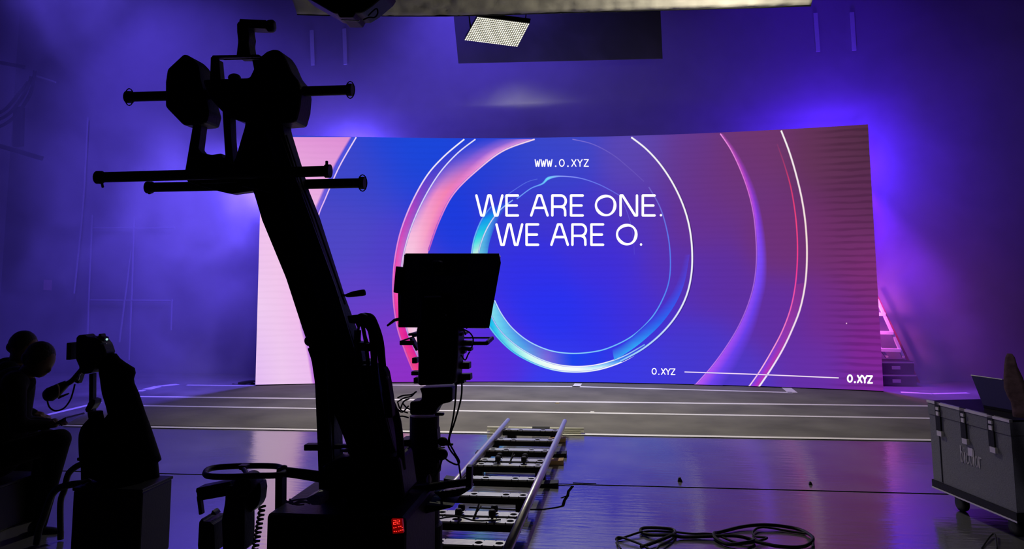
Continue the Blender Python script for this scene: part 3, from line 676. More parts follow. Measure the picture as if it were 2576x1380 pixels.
def tie(Y, w=0.095):
    xa, xb = rx(-1, Y) + 0.0, rx(1, Y) - 0.0; z1 = TZ - .03; z0 = z1 - .012
    t = bmesh.new(); holes = [0.1, 0.30, 0.68, 0.88]; xs = [0.0]
    mb = MB()
    # plate with four round holes, made as strips around each hole
    cuts = []; hw = 0.030
    lastx = xa
    for h in holes:
        cx = xa + (xb - xa) * h
        mb.box(((lastx + cx - hw) / 2, Y, (z0 + z1) / 2), (cx - hw - lastx, w, z1 - z0))
        n = 16; ring = []; sq = []
        for k in range(n):
            a = 2 * PI * k / n; ring.append(V((cx + .024 * math.cos(a), Y + .024 * math.sin(a), z1)))
            m_ = max(abs(math.cos(a)) / hw, abs(math.sin(a)) / (w / 2)); sq.append(V((cx + math.cos(a) / m_, Y + math.sin(a) / m_, z1)))
        vr = [mb.bm.verts.new(p) for p in ring]; vs = [mb.bm.verts.new(p) for p in sq]; vd = [mb.bm.verts.new(p - V((0, 0, .012))) for p in ring]
        vq = [mb.bm.verts.new(p - V((0, 0, .012))) for p in sq]
        for k in range(n):
            k2 = (k + 1) % n
            mb.bm.faces.new([vr[k], vs[k], vs[k2], vr[k2]]); mb.bm.faces.new([vr[k], vr[k2], vd[k2], vd[k]]); mb.bm.faces.new([vd[k], vd[k2], vq[k2], vq[k]]); mb.bm.faces.new([vs[k], vq[k], vq[k2], vs[k2]])
        lastx = cx + hw
    mb.box(((lastx + xb) / 2, Y, (z0 + z1) / 2), (xb - lastx, w, z1 - z0))
    pl_ = mb.build('cross_tie', PLATE, tr)
    sk = MB(); sk.box(((xa + xb) / 2, Y - w / 2 + .006, z0 - .022), (xb - xa, .008, .046)); sk.box(((xa + xb) / 2, Y + w / 2 - .006, z0 - .022), (xb - xa, .008, .046))
    sk.build('tie_flange', BLACKM, tr)
for ypx in (1079, 1104, 1130, 1156, 1167.5, 1202, 1244, 1293, 1310, 1367):
    tie(FL(1300, ypx, TZ - .03).y)
for j, ypx in enumerate((1161.5, 1301)):
    Yj = FL(1300, ypx, TZ - .03).y; xa, xb = rx(-1, Yj), rx(1, Yj)
    for f in (0.32, 0.68):
        for dy in (-.05, .05):
            c = V((xa + (xb - xa) * f, Yj + dy, TZ - .03)); MB().lathe(c, [(.008, 0), (.008, .02), (.022, .02), (.024, .03), (.024, .052), (.016, .06)], n=12).build('clamp_knob', RUBBER, tr, False)
    lv = MB(); c = V((xa + (xb - xa) * .5, Yj, TZ - .03)); lv.tube([c + V((-.01, -.06, 0)), c + V((0, -.02, .03)), c + V((.01, .03, .07))], [.009, .008, .006], 8); lv.tube([c + V((0, -.02, .03)), c + V((.02, .05, .05))], .006, 8)
    lv.build('clamp_lever', RUBBER, tr)
MB().tube([(rx(-1, 4.95), 4.95, TZ - .02), (-1.0, 5.02, TZ - .0), (-.85, 4.98, TZ - .01), (-.7, 5.05, TZ - .02)], .005, 6, 4).build('safety_wire', RUBBER, tr)
# blocks and wedges under the track
wd = [(1418, 1103, 'pale plywood wedge under the far right end of the track rail', WOOD, .16), (1412, 1158, 'plywood wedge leaning out under the right track rail beside the middle joint', WOOD, .2), (1398, 1213, 'dark wedge sticking out right of the track by the floor crack', BLACKM, .22), (1420, 1139, 'flat black block sticking out right of the track between two plywood wedges', BLACKM, .16),
      (1228, 1160, 'small plywood wedge under the left track rail', WOOD, .14), (1203, 1137, 'flat dark block under the left track rail behind the plywood wedge', BLACKM, .12), (1125, 1202, 'dark wedge left of the track beyond the dolly arm', BLACKM, .14), (1230, 1113, 'small black block under the left rail near its far end', BLACKM, .1)]
for x, y, t, m_, ln in wd:
    b = FL(x, y, .03); wmb = MB(); h = .045 if m_ is WOOD else .04; s_ = 1 if x > 1300 else -1
    wmb.prism([V((b.x - s_ * ln, b.y - .05, .002)), V((b.x + .02 * s_, b.y - .05, .002)), V((b.x + .02 * s_, b.y - .05, h)), V((b.x - s_ * ln, b.y - .05, h * .55))], (0, .11, 0), .002)
    tag(wmb.build('wedge', m_), t, 'wedge')
for x, y, lab in ((1288, 1095, 'left'), (1396, 1096, 'right')):
    b = FL(x, y, .03); tag(MB().box((b.x, b.y, .032), (.09, .09, .06), None, .003).build('support_block', RUBBER), 'small dark block under the far end of the track, %s one' % lab, 'block')
for x, y, lab in ((1203, 1186, 'left side'), (1360, 1193, 'right side')):
    b = FL(x, y, .03); tag(MB().box((b.x, b.y, .033), (.085, .1, .064), None, .003).build('support_block', RUBBER), 'dark block under the middle of the track, %s' % lab, 'block')
for x, y in ((1313, 1268),):
    b = FL(x, y, .03); tag(MB().box((b.x, b.y, .033), (.085, .1, .064), None, .003).build('support_block', RUBBER), 'dark block under the right rail near the floor crack', 'block')
# pipe across the far end
pp = thing('stop_pipe', 'pale pipe lying across the far end of the dolly track', 'pipe', FL(1347, 1083))
a, b = FL(1226, 1077, .045), FL(1469, 1081, .045)
MB().tube([a, b], .026, 16).build('pipe', WHITEP, pp, True)
MB().tube([a * .53 + b * .47, a * .35 + b * .65], .032, 12).build('black_clamp', RUBBER, pp)
MB().box((a + b) / 2 - V((0, 0, .03)), (1.0, .05, .028)).build('base_strip', WHITEP, pp)

# ------------------------------------------------------------------ cables on the near floor
def fcable(pts, r, label, k=6):
    q = []
    for i, (x, y) in enumerate(pts):
        p = FL(x, y, r + .002); p.z += .006 * (i % 3); q.append(p)
    tag(MB().tube(q, r, 8, k).build('floor_cable', RUBBER), label, 'cable')
fcable([(1612, 1375), (1640, 1368), (1690, 1350), (1698, 1336), (1680, 1331), (1620, 1332), (1614, 1338), (1640, 1347), (1690, 1350), (1720, 1350), (1790, 1350), (1850, 1352), (1890, 1356), (1895, 1362), (1870, 1370), (1830, 1368), (1800, 1355), (1797, 1345), (1810, 1338), (1870, 1326), (1930, 1324), (2000, 1328), (2035, 1345), (2045, 1362), (2020, 1374), (1960, 1376), (1900, 1366)], .011, 'thick black cable lying in loops on the near right floor')
fcable([(1700, 1338), (1690, 1358), (1660, 1376), (1645, 1385), (1610, 1370), (1560, 1355), (1551, 1357), (1580, 1350), (1620, 1341), (1680, 1336), (1740, 1344), (1795, 1348), (1860, 1366), (1900, 1364), (1930, 1357), (1900, 1348), (1895, 1338), (1920, 1330), (1990, 1336), (2040, 1348), (2046, 1380)], .007, 'thinner black cable twined through the thick looped cable')
fcable([(1552, 1357), (1553, 1368), (1562, 1385)], .006, 'end of a thin black cable left of the loops')
fcable([(2470, 1378), (2490, 1352), (2503, 1348), (2508, 1378)], .005, 'thin dark cable loop on the floor under the grey case')
for x, y, s_, t in ((1711, 1211, .02, 'left'), (2040, 1219, .014, 'right')):
    b = FL(x, y); tag(MB().prism([b + V((-s_, 0, .001)), b + V((s_, 0, .001)), b + V((s_ * .2, 0, s_ * 1.8)), b + V((-s_ * .6, 0, s_ * 1.5))], (0, .02, 0)).build('debris_chip', RUBBER), 'small dark chip on the floor beyond the joint line, %s one' % t, 'debris')
for x, y, t in ((1490, 1038, 'white paper scrap on the grey stage floor beyond the track'), (1402, 1016, 'yellowish paper scrap on the stage floor between two tape lines')):
    b = FL(x, y); tag(MB().prism([b + V((-.03, 0, .008)), b + V((.03, .0, .008)), b + V((.02, .04, .009)), b + V((-.02, .05, .008))], (0, 0, .004)).build('paper_scrap', TAPE if 'white' in t else YEL), t, 'paper')

# ------------------------------------------------------------------ grey case at the right, laptop, bundle
zb, zt = .13, .76
cA = FL(2350, 1224, zb); cB = FL(2560, 1312, zb)
hA = P(2340, 1010, cA.y).z
zt = hA
u = (cB - cA); wdt = u.length; u.normalize(); nrm = V((u.y, -u.x, 0)); nrm = nrm if nrm.x < 0 else -nrm; back = -nrm
zt2 = P(2545, 1052, cB.y).z; zt = (hA + zt2) / 2
cs = thing('wheeled_case', 'grey wheeled equipment case with latches and pale lettering at the right edge', 'case', (cA + u * wdt / 2 + back * .3) * 1.0 - V((0, 0, zb)))
def cbox(s0, s1, d0, d1, z0, z1):
    return MB().hexa([cA + u * s + back * d + V((0, 0, z - zb)) for z in (z0, z1) for s, d in ((s0, d0), (s1, d0), (s1, d1), (s0, d1))])
cbox(0, wdt, 0, .62, zb + .05, zt - .1).build('body', GREYC, cs)
cbox(-.005, wdt + .005, -.006, .625, zt - .097, zt - .012).build('lid', GREYC, cs)
e_ = cbox(-.008, wdt + .008, -.012, .012, zt - .014, zt + .004); e_.build('lid_edge', EDGE, cs)
cbox(-.002, wdt + .002, .012, .62, zt - .012, zt).build('lid_top', BLACKP, cs)
cbox(-.008, wdt + .008, -.01, .64, zb, zb + .055).build('base_board', BLACKM, cs)
cbox(-.01, wdt + .01, -.013, -.009, zb - .004, zb + .006).build('base_edge', EDGE, cs)
cbox(.1, .108, -.004, 0, zb + .06, zt - .17).build('seam', BLACKM, cs)
for f in (.13, .46, .79):
    s0 = wdt * f
    cbox(s0 - .022, s0 + .03, -.012, .0, zt - .2, zt + .008).build('latch_recess', BLACKM, cs)
    lt_ = cbox(s0 + .0, s0 + .03, -.022, -.012, zt - .05, zt - .03); lt2 = cbox(s0 + .0, s0 + .03, -.022, -.012, zt - .09, zt - .062)
    lt_.build('latch', EDGE, cs); lt2.build('latch', EDGE, cs)
    cbox(s0 - .005, s0 + .045, -.02, 0, zt - .235, zt - .2).build('latch_base', EDGE, cs)
cbox(wdt * .46 + .03, wdt * .46 + .075, -.006, 0, zt - .31, zt - .255).build('corner_badge', EDGE, cs)
lg = MB()
def cm(a, b): return cA + u * a + back * -.004 + V((0, 0, b))
xx = wdt * .40; zc = (zb + zt) / 2 - .055 - zb
for i, ch in enumerate('bicolor'):
    wch = .018 if ch in 'il' else .024
    strokes(lg, ch, xx, xx + (wch if ch not in 'il' else .004), zc + .085, zc, .010, cm); xx += wch + .012 if ch not in 'il' else .018
lg.build('lettering', mat('pale_lettering', (0.55, .5, .56), .7), cs)
for s0, d0 in ((.16, .1), (wdt - .14, .1), (.16, .52), (wdt - .14, .52)):
    c = cA + u * s0 + back * d0; c.z = .055
    w_ = MB(); w_.lathe(c - back * .02, [(.02, 0), (.053, 0), (.055, .006), (.055, .034), (.053, .04), (.02, .04)], axis=back); wo = w_.build('caster', RUBBER, cs, True)
    MB().hexa([c + u * a_ + back * b_ + V((0, 0, h_)) for h_ in (.03, .078) for a_, b_ in ((-.03, -.035), (.03, -.035), (.03, -.028), (-.03, -.028))]).build('caster_fork', BLACKM, cs)
lp = thing('laptop', 'open dark laptop seen from behind on the grey case', 'laptop', cA + u * wdt * .75 + back * .2 + V((0, 0, zt - zb)))
ly = 4.75
# lid leaning, base on the case top
b0 = FL(2474, 1021, zt + .012); b1 = FL(2562, 1037, zt + .012); wv_ = b1 - b0
t0 = P(2443, 943, b0.y + .10); q = [t0, t0 + wv_ * .94, b1, b0]
nq = (q[1] - q[0]).cross(q[3] - q[0]).normalized()
MB().hexa(q + [p + nq * .012 for p in q]).build('lid', LCD, lp)
MB().tube([q[0], q[1]], .004, 8).build('lid_rim', EDGE, lp)
bb = [q[3], q[2], q[2] + V((.16, .16, 0)), q[3] + V((.16, .16, 0))]
MB().hexa([V((p.x, p.y, zt + .002)) for p in bb] + [V((p.x, p.y, zt + .02)) for p in bb]).build('keyboard_base', BLACKP, lp)
bun = thing('fabric_bundle', 'mottled brownish cloth bundle standing at the right edge beside the laptop', 'fabric', P(2560, 1015, 4.75))
rows = []
for y, xa, xb in ((889, 2535, 2545), (898, 2530, 2552), (920, 2527, 2558), (950, 2526, 2572), (975, 2527, 2580), (998, 2536, 2590), (1012, 2545, 2596), (1030, 2548, 2600), (1048, 2550, 2600)):
    a, b = P(xa, y, 4.8), P(xb, y, 4.8); a.z = b.z = max((a.z + b.z) / 2, zt + .002); rows.append(((a + b) / 2, (b - a) / 2, V((0, (b - a).length * .35 + .01, 0))))
MB().loft(rows, 30, .16, 4).build('cloth', WOOL, bun, True)

# ------------------------------------------------------------------ crane
KY = 3.65
cn = thing('camera_crane', 'tall black camera crane arm with counterweights and crossbars in silhouette', 'crane', V((P(870, 1200, KY).x, KY, 0)))
def K(name, mb, m_=BLACKM, sm=False, par=None): return mb.build(name, m_, par or cn, sm)
# leaning box beam
bm1 = MB(); bm1.px([(622, 270), (706, 270), (716, 325), (745, 415), (763, 474), (792, 543), (859, 743), (900, 850), (960, 1010), (985, 1120), (905, 1180), (880, 1110), (835, 1000), (790, 890), (765, 822), (723, 699), (660, 554), (638, 485), (600, 400)], KY + .02, .12, .008)
K('boom', bm1)
K('boom_side_face', MB().px([(668, 330), (700, 326), (845, 720), (900, 900), (865, 900), (800, 760)], KY - .05, .012, .002), mat('lit_side_tone', (0.018, .015, .024), .35, 0, .5))  # beam's side face, its lighter violet lighting put into the colour
K('boom_edge_rail', MB().pt([(720, 340), (764, 474), (793, 548), (868, 765)], 2.4, KY - .04, 8, 0), BLACKM)
# post under the beam
K('column', MB().px([(770, 868), (790, 872), (860, 900), (862, 1110), (868, 1260), (812, 1262), (805, 1100), (797, 960), (785, 900)], KY + .02, .14, .01))
K('column_edge', MB().bar(822, 900, 836, 1180, 4, KY - .1, .02), mat('grey_edge', (.05, .045, .06), .4))  # slightly lighter grey strip along the column
K('inner_mast', MB().px([(885, 900), (935, 900), (985, 1040), (1010, 1130), (1030, 1260), (868, 1262), (872, 1140), (880, 1110)], KY + .05, .14, .012))
K('pivot_knob', MB().lathe(P(776, 857, KY - .16), [(S(10, KY), 0), (S(13, KY), .01), (S(13, KY), .25), (S(10, KY), .26)], (0, 1, 0)), sm=True)
lv = K('brake_lever', MB().pt([(858, 743), (874, 742)], 3, KY, smooth=0)); 
K('lever_grip', MB().pt([(870, 743), (876, 742), (890, 739), (912, 736), (918, 735)], [3, 5.5, 7.5, 8.5, 7.5], KY, 12, 2), RUBBER, True, lv)
# top handle
K('top_handle', MB().px([(594, 60), (602, 52), (626, 50), (640, 55), (640, 78), (645, 96), (641, 114), (650, 156), (592, 156), (599, 110), (595, 84)], KY, .09, .012))
K('top_handle_arm', MB().bar(610, 64, 676, 67, 24, KY, .08))
K('top_handle_knob', MB().lathe(P(672, 66, KY), [(S(10, KY), 0), (S(16, KY), S(3, KY)), (S(17.5, KY), S(8, KY)), (S(17.5, KY), S(16, KY)), (S(14, KY), S(21, KY)), (S(6, KY), S(22, KY))], (1, .1, 0)), sm=True)
yk = MB(); yk.px([(534, 140), (660, 136), (672, 150), (530, 152)], KY, .05, .004); yk.px([(530, 142), (560, 150), (570, 240), (526, 240)], KY, .05, .004); yk.px([(633, 150), (690, 146), (690, 215), (640, 215), (642, 190)], KY, .05, .004)
K('yoke', yk)
K('yoke_highlight', MB().bar(562, 150, 655, 147, 3, KY - .028, .004), mat('highlight_grey', (.12, .12, .12), .4))  # pale strip that puts a highlight on the yoke as colour
K('tension_knob', MB().ell(P(590, 196, KY), (S(17, KY), S(17, KY), S(12, KY))), sm=True)
cw = K('counterweight', MB().px([(477, 132), (500, 142), (524, 162), (530, 200), (562, 294), (552, 324), (473, 329), (412, 279), (412, 211), (419, 175)], KY, .15, .015))
K('weight_cover', MB().px([(667, 145), (690, 127), (708, 121), (726, 124), (743, 147), (761, 188), (782, 211), (788, 241), (784, 283), (773, 322), (716, 326), (640, 326), (590, 312), (560, 292), (520, 250), (505, 205), (640, 200)], KY, .16, .015))
# crossbars with end caps and pull rings
def xbar(x0, y0, x1, y1, w, Y, ringL=True, ringR=True):
    b = K('crossbar', MB().pt([(x0, y0), (x1, y1)], w / 2, Y, 16, 0), sm=False)
    for (x, y, f, rg) in ((x0, y0, 1, ringL), (x1, y1, -1, ringR)):
        K('end_cap', MB().pt([(x - 3 * f, y), (x + 9 * f, y)], w / 2 + 3.5, Y, 16, 0), RUBBER, par=b)
        if rg: K('pull_ring', MB().tube([P(x + 3 * f + 11 * math.cos(t), y + (w / 2 + 5) * math.sin(t) * 1.15, Y - .02) for t in [i * PI / 8 for i in range(17)]], S(1.5, Y), 6), STEEL if False else RUBBER, par=b)
xbar(322, 244, 884, 226, 27, KY - .02)
xbar(247, 446, 828, 430, 29, KY - .10, False, False)
xbar(373, 471, 915, 460, 26, KY + .08, False, True)
K('bar_pin', MB().bar(822, 404, 822, 418, 7, KY - .1)); K('bar_pin', MB().bar(256, 458, 259, 472, 6, KY - .1)); K('bar_pin', MB().bar(375, 478, 377, 488, 8, KY + .08))
K('cradle', MB().px([(464, 430), (486, 306), (508, 306), (499, 375), (508, 386), (535, 391), (560, 387), (563, 398), (571, 398), (569, 370), (562, 262), (582, 262), (586, 350), (592, 412), (598, 400), (632, 290), (700, 290), (742, 430), (742, 470), (640, 484), (586, 491), (560, 486), (500, 470), (470, 460)], KY, .07, .006))
K('cradle_trim', MB().bar(505, 461, 596, 458, 2.0, KY - .09, .004), mat('pale_edge', (.14, .13, .13), .5)); K('cradle_trim', MB().bar(608, 468, 680, 484, 2.5, KY - .09, .004), mat('pale_edge_2', (.14, .13, .13), .5))  # thin paler grey strips along the cradle
# cable bundle down the right side of the beam
for pts, r in (([(905, 800), (930, 797), (942, 815), (956, 860), (963, 930), (975, 990), (1000, 1060), (1012, 1180)], 10), ([(898, 815), (915, 812), (933, 830), (940, 880), (945, 960), (960, 1040), (985, 1130)], 9), ([(900, 830), (900, 880), (915, 960), (945, 1080), (960, 1180)], 9), ([(912, 818), (920, 860), (928, 930), (938, 1000), (950, 1100)], 5), ([(915, 815), (922, 850), (934, 880)], 2), ([(903, 815), (900, 850), (905, 870)], 3.5)):
    K('cable', MB().pt(pts, r, KY - .06, 12), RUBBER, True)
K('cable_bracket', MB().px([(872, 792), (905, 790), (915, 785), (926, 788), (936, 791), (938, 812), (925, 816), (878, 812)], KY - .06, .09, .006))
K('cable_bracket', MB().px([(895, 856), (940, 862), (944, 884), (898, 880)], KY - .06, .08, .006)); K('cable_bracket', MB().bar(900, 920, 946, 922, 8, KY - .06, .06))
K('connector_box', MB().px([(964, 918), (975, 932), (984, 968), (992, 1010), (998, 1050), (972, 1052), (960, 990)], KY - .1, .07, .006))
K('connector_label', MB().px([(971, 947), (977, 946), (979, 952), (973, 954)], KY - .145, .008, 0), TAPE)
K('side_peg', MB().bar(769, 1123, 815, 1123, 15, KY - .05, .05)); K('cross_pin', MB().bar(836, 1122, 885, 1122, 10, KY - .02, .04)); K('cross_pin_sleeve', MB().bar(857, 1132, 877, 1132, 8, KY - .11, .03), STEEL)
for pts in ([(1000, 1010), (1018, 1000), (1035, 996), (1045, 985)], [(1000, 1028), (1012, 1036), (1028, 1020)], [(1000, 1010), (1008, 1030), (1026, 1038)], [(998, 1048), (1012, 1046), (1028, 1050)]):
    K('thin_lead', MB().pt(pts, 1.8, KY, 8), RUBBER)
# ------------------------------------------------------------------ dolly the crane stands on
DY = 3.5
dl = thing('camera_dolly', 'black dolly base under the crane with hoop handles and a red readout', 'dolly', V((P(880, 1380, DY).x, DY, 0)))
def D(name, mb, m_=BLACKM, sm=False, par=None): return mb.build(name, m_, par or dl, sm)
def zpx(x, y, Y): return P(x, y, Y)
a, b = P(712, 1262, DY), P(1045, 1380, DY)
D('deck', MB().box(((a.x + b.x) / 2, DY + .12, (a.z + .12) / 2 + .03), (b.x - a.x, .60, a.z - .18), None, .02))
K('slewing_base', MB().px([(805, 1150), (870, 1120), (1035, 1120), (1045, 1200), (1052, 1256), (820, 1256)], KY, .26, .02))
for x in (760, 1000):
    for dy in (-.15, .42):
        c = V((P(x, 1380, DY).x, DY + dy, .10)); D('wheel', MB().lathe(c - V((.035, 0, 0)), [(.03, 0), (.095, 0), (.1, .01), (.1, .06), (.095, .07), (.03, .07)], (1, 0, 0)), RUBBER, True)
rp = D('readout_panel', MB().px([(984, 1302), (1014, 1303), (1018, 1340), (988, 1342)], DY - .235, .02, .002), REDB)
sg = MB()
mp_ = lambda x, y: P(x, y, DY - .249)
strokes(sg, '2', 990, 996, 1308, 1318, 1.6, mp_); strokes(sg, '2', 999, 1005, 1307, 1317, 1.6, mp_)
for (x, y) in ((991, 1327), (996, 1326), (1003, 1324), (1008, 1323), (1012, 1326), (992, 1336), (997, 1336), (1003, 1335), (1008, 1333), (1013, 1332)):
    sg.bm.faces.new([sg.bm.verts.new(mp_(x + a_, y + b_)) for a_, b_ in ((-1.6, -1), (1.6, -1), (1.6, 1), (-1.6, 1))])
D('digits', sg, REDM, par=rp)
D('push_bar', MB().pt([(700, 1186), (716, 1186), (770, 1193), (815, 1200)], [11, 12, 13, 14], DY, 14, 3), RUBBER, True)
D('upright', MB().bar(707, 1192, 706, 1316, 18, DY, .06)); D('upright_foot', MB().bar(692, 1314, 720, 1314, 6, DY, .05))
D('hinge_cap', MB().ell(P(714, 1174, DY), (S(9, DY), S(9, DY), S(5, DY))), sm=True)
hoop = [(516, 1192), (522, 1180), (545, 1172), (580, 1169), (622, 1167), (670, 1167), (700, 1170), (714, 1180), (712, 1192), (690, 1198), (640, 1199), (590, 1202), (545, 1202), (522, 1199), (516, 1192)]
D('double_hoop_handle', MB().tube([P(x, 1185 + (y - 1185) * .0 + (y - 1185) * .78, DY + (1185 - y) * .007) for x, y in hoop], S(7.5, DY), 12, 4), RUBBER, True)
D('hoop_divider', MB().tube([P(610, 1176, DY + .1), P(618, 1186, DY), P(622, 1196, DY - .08)], S(6, DY), 10, 3), RUBBER, True)
D('hoop_socket', MB().px([(596, 1168), (628, 1168), (632, 1178), (604, 1179)], DY + .09, .05, .004))
ct = D('control_post', MB().px([(582, 1205), (625, 1205), (634, 1225), (628, 1260), (628, 1340), (626, 1390), (575, 1390), (572, 1300), (580, 1250)], DY, .12, .01))
D('swivel_head', MB().lathe(P(606, 1225, DY - .07), [(S(20, DY), 0), (S(25, DY), .012), (S(25, DY), .13), (S(20, DY), .14)], (0, 1, 0)), sm=True)
D('side_post', MB().px([(636, 1200), (662, 1203), (665, 1225), (662, 1256), (656, 1272), (640, 1290), (628, 1292), (630, 1230)], DY + .05, .08, .008))
D('grip_arm', MB().bar(506, 1238, 590, 1222, 32, DY, .08, 34)); D('stay', MB().bar(502, 1245, 508, 1292, 9, DY, .03)); D('stay_bolt', MB().ell(P(499, 1234, DY), S(6, DY)), STEEL, True)
D('battery_box', MB().px([(502, 1292), (515, 1280), (520, 1290), (556, 1292), (562, 1300), (572, 1300), (578, 1390), (500, 1390), (496, 1368)], DY, .14, .008)); D('battery_fin', MB().px([(536, 1290), (540, 1279), (546, 1284), (550, 1291)], DY, .05, .003))
hx = [];
for i in range(220):
    t = i / 219; x = 660 - 20 * t - 0; y = 1272 + 120 * t; ang = i * 2 * PI / 20
    c = P(x, y, DY + .02); hx.append(c + V((math.cos(ang) * S(6.5, DY), math.sin(ang) * S(6.5, DY), 0)))
D('coiled_lead', MB().tube(hx, S(3.2, DY), 6), RUBBER, True)
for i, pts in enumerate(([(718, 1258), (735, 1266), (755, 1259), (775, 1262)], [(728, 1254), (742, 1268), (765, 1268)], [(720, 1263), (748, 1256), (772, 1254)], [(735, 1268), (765, 1262), (780, 1266)])):
    D('knotted_rope', MB().pt(pts, 2.2, DY - .18, 6), mat('pale_rope_%d' % i, (.6, .5, .55), .7))
D('white_box_corner', MB().px([(778, 1246), (800, 1235), (818, 1242), (818, 1262), (795, 1262)], DY - .15, .1, .004), mat('pale_purple_plastic', (.35, .3, .5), .4))
# side arm reaching over the track
D('outrigger', MB().pt([(1030, 1232), (1080, 1225), (1140, 1216), (1186, 1210)], [10, 9.5, 9, 9], DY + .30, 14, 2)); D('outrigger_socket', MB().bar(1182, 1170, 1180, 1224, 14, DY + .30, .05)); D('outrigger_wrap', MB().px([(1090, 1232), (1130, 1226), (1170, 1218), (1190, 1212), (1194, 1220), (1160, 1246), (1110, 1254)], DY + .36, .08, .008), mat('crumpled_bag', (.05, .045, .06), .35, 0, .6, 1.0, 60))
D('lower_step', MB().px([(1040, 1240), (1120, 1246), (1160, 1248), (1150, 1256), (1060, 1290), (1040, 1300)], DY + .3, .2, .01))

# ------------------------------------------------------------------ teleprompter camera on its pedestal
TY = 4.15
tp = thing('prompter_camera', 'studio camera with teleprompter hood on a pedestal, in silhouette before the screen', 'camera', V((P(1075, 1300, TY).x, TY, 0)))
def T(name, mb, m_=BLACKM, sm=False, par=None): return mb.build(name, m_, par or tp, sm)
T('prompter_hood', MB().px([(1017, 642), (1022, 637), (1254, 637), (1260, 643), (1258, 670), (1230, 820), (1224, 826), (1001, 822), (1003, 740)], TY, .05, .004), LCD)
T('hood_rim', MB().pt([(1020, 640), (1255, 640), (1257, 660), (1229, 822), (1004, 820), (1004, 740), (1018, 668), (1020, 640)], 3.2, TY - .03, 8, 0), BLACKP)
T('upper_reflector_window', MB().px([(1050, 650), (1175, 650), (1178, 692), (1054, 694)], TY - .03, .012, .002), mat('dim_glass', (.02, .018, .035), .15, 0, .8))
T('flap', MB().px([(999, 669), (1018, 671), (1014, 738), (989, 735)], TY - .02, .09, .004))
T('tilt_lever', MB().pt([(1004, 802), (992, 805), (974, 819)], [4, 4, 2.6], TY, 8, 0))
T('hood_stay', MB().bar(1008, 742, 1005, 800, 3, TY - .05, .006), STEEL)
T('viewfinder', MB().px([(1085, 655), (1115, 655), (1118, 690), (1085, 690)], TY - .15, .08, .01), BLACKP, False)
T('camera_body', MB().px([(1058, 740), (1130, 735), (1150, 800), (1170, 830), (1168, 900), (1160, 966), (1050, 970), (1052, 900), (1045, 835), (1056, 800)], TY - .05, .2, .015), BLACKP)
T('body_label', MB().px([(1067, 744), (1110, 743), (1112, 747), (1066, 748)], TY - .155, .01, 0), STEEL)
T('status_lamp', MB().ell(P(1122, 792, TY - .16), S(1.8, TY)), STEEL)
T('accessory_plate', MB().bar(1038, 838, 1172, 838, 6, TY, .2)); 
fr_ = MB(); fr_.bar(1006, 862, 1042, 862, 11, TY - .12, .02); fr_.bar(1008, 858, 1040, 847, 4, TY, .02, Y2=TY + .12); T('shelf_frame', fr_)
fr_ = MB(); fr_.bar(1190, 863, 1226, 863, 9, TY - .12, .02); fr_.bar(1224, 863, 1238, 850, 9, TY - .12, .02, Y2=TY + .1); fr_.bar(1160, 849, 1241, 849, 4, TY + .12, .02)
T('shelf_frame', fr_)
for (x0, y0, x1, y1, w_) in ((1040, 842, 1050, 842, 8), (1036, 850, 1052, 880, 6), (1040, 905, 1052, 905, 14), (1038, 937, 1056, 937, 10), (1044, 955, 1060, 955, 14), (1160, 918, 1183, 918, 16), (1150, 947, 1186, 946, 15), (1150, 884, 1172, 884, 8), (1160, 862, 1190, 862, 12), (1150, 872, 1188, 878, 8), (1145, 960, 1170, 955, 12)):
    T('side_module', MB().bar(x0, y0, x1, y1, w_, TY, .07), BLACKP)
for pts in ([(1160, 826), (1180, 835), (1190, 850), (1188, 870), (1178, 882)], [(1140, 822), (1150, 834), (1165, 830), (1172, 842)], [(1160, 892), (1170, 905), (1178, 890), (1182, 884)], [(1125, 834), (1135, 826), (1150, 838)], [(1165, 800), (1168, 812), (1175, 826)]):
    T('short_lead', MB().pt(pts, 1.8, TY - .05, 8), RUBBER)
T('pan_head', MB().px([(1056, 968), (1150, 964), (1150, 985), (1149, 1006), (1118, 1014), (1104, 1030), (1100, 1044), (1030, 1044), (1030, 1006), (1063, 1003), (1063, 980)], TY, .14, .012))
T('brake_handle', MB().bar(1095, 1041, 1117, 1041, 6, TY - .02, .03))
c0 = P(1068, 1044, TY); 
T('pedestal_column', MB().lathe(V((c0.x, TY, .12)), [(.10, 0), (.10, .25), (.085, .26), (.085, .52), (.092, .53), (.092, .62), (.08, .63), (.08, c0.z - .12)]), sm=False)
T('column_sleeve', MB().bar(1098, 1075, 1104, 1160, 10, TY, .08)); T('column_bracket', MB().bar(1030, 1100, 1040, 1240, 34, TY + .02, .12))
T('pedestal_base', MB().lathe(V((c0.x, TY, .02)), [(.20, 0), (.20, .06), (.18, .10), (.12, .14)], n=24))
for (x, y, r) in ((1114, 1110, 13), (1110, 1142, 17), (1090, 1178, 12)):
    T('control_knob', MB().ell(P(x, y, TY - .03), (S(r, TY), S(r, TY) * .8, S(r * .85, TY))), RUBBER, True)
T('knob_bolt', MB().bar(1100, 1127, 1120, 1124, 3, TY - .1, .01), STEEL); T('knob_peg', MB().bar(1120, 1117, 1140, 1117, 5, TY - .03, .02))
for pts in ([(1148, 960), (1146, 1000), (1140, 1050), (1128, 1110), (1132, 1130), (1152, 1160), (1160, 1210)], [(1162, 958), (1160, 1000), (1144, 1060), (1130, 1105), (1142, 1135), (1155, 1158), (1150, 1168), (1130, 1160), (1118, 1150)], [(1112, 1155), (1104, 1180), (1092, 1205), (1086, 1216)]):
    T('hanging_cable', MB().pt(pts, 2.2, TY - .04, 8, 5), RUBBER)
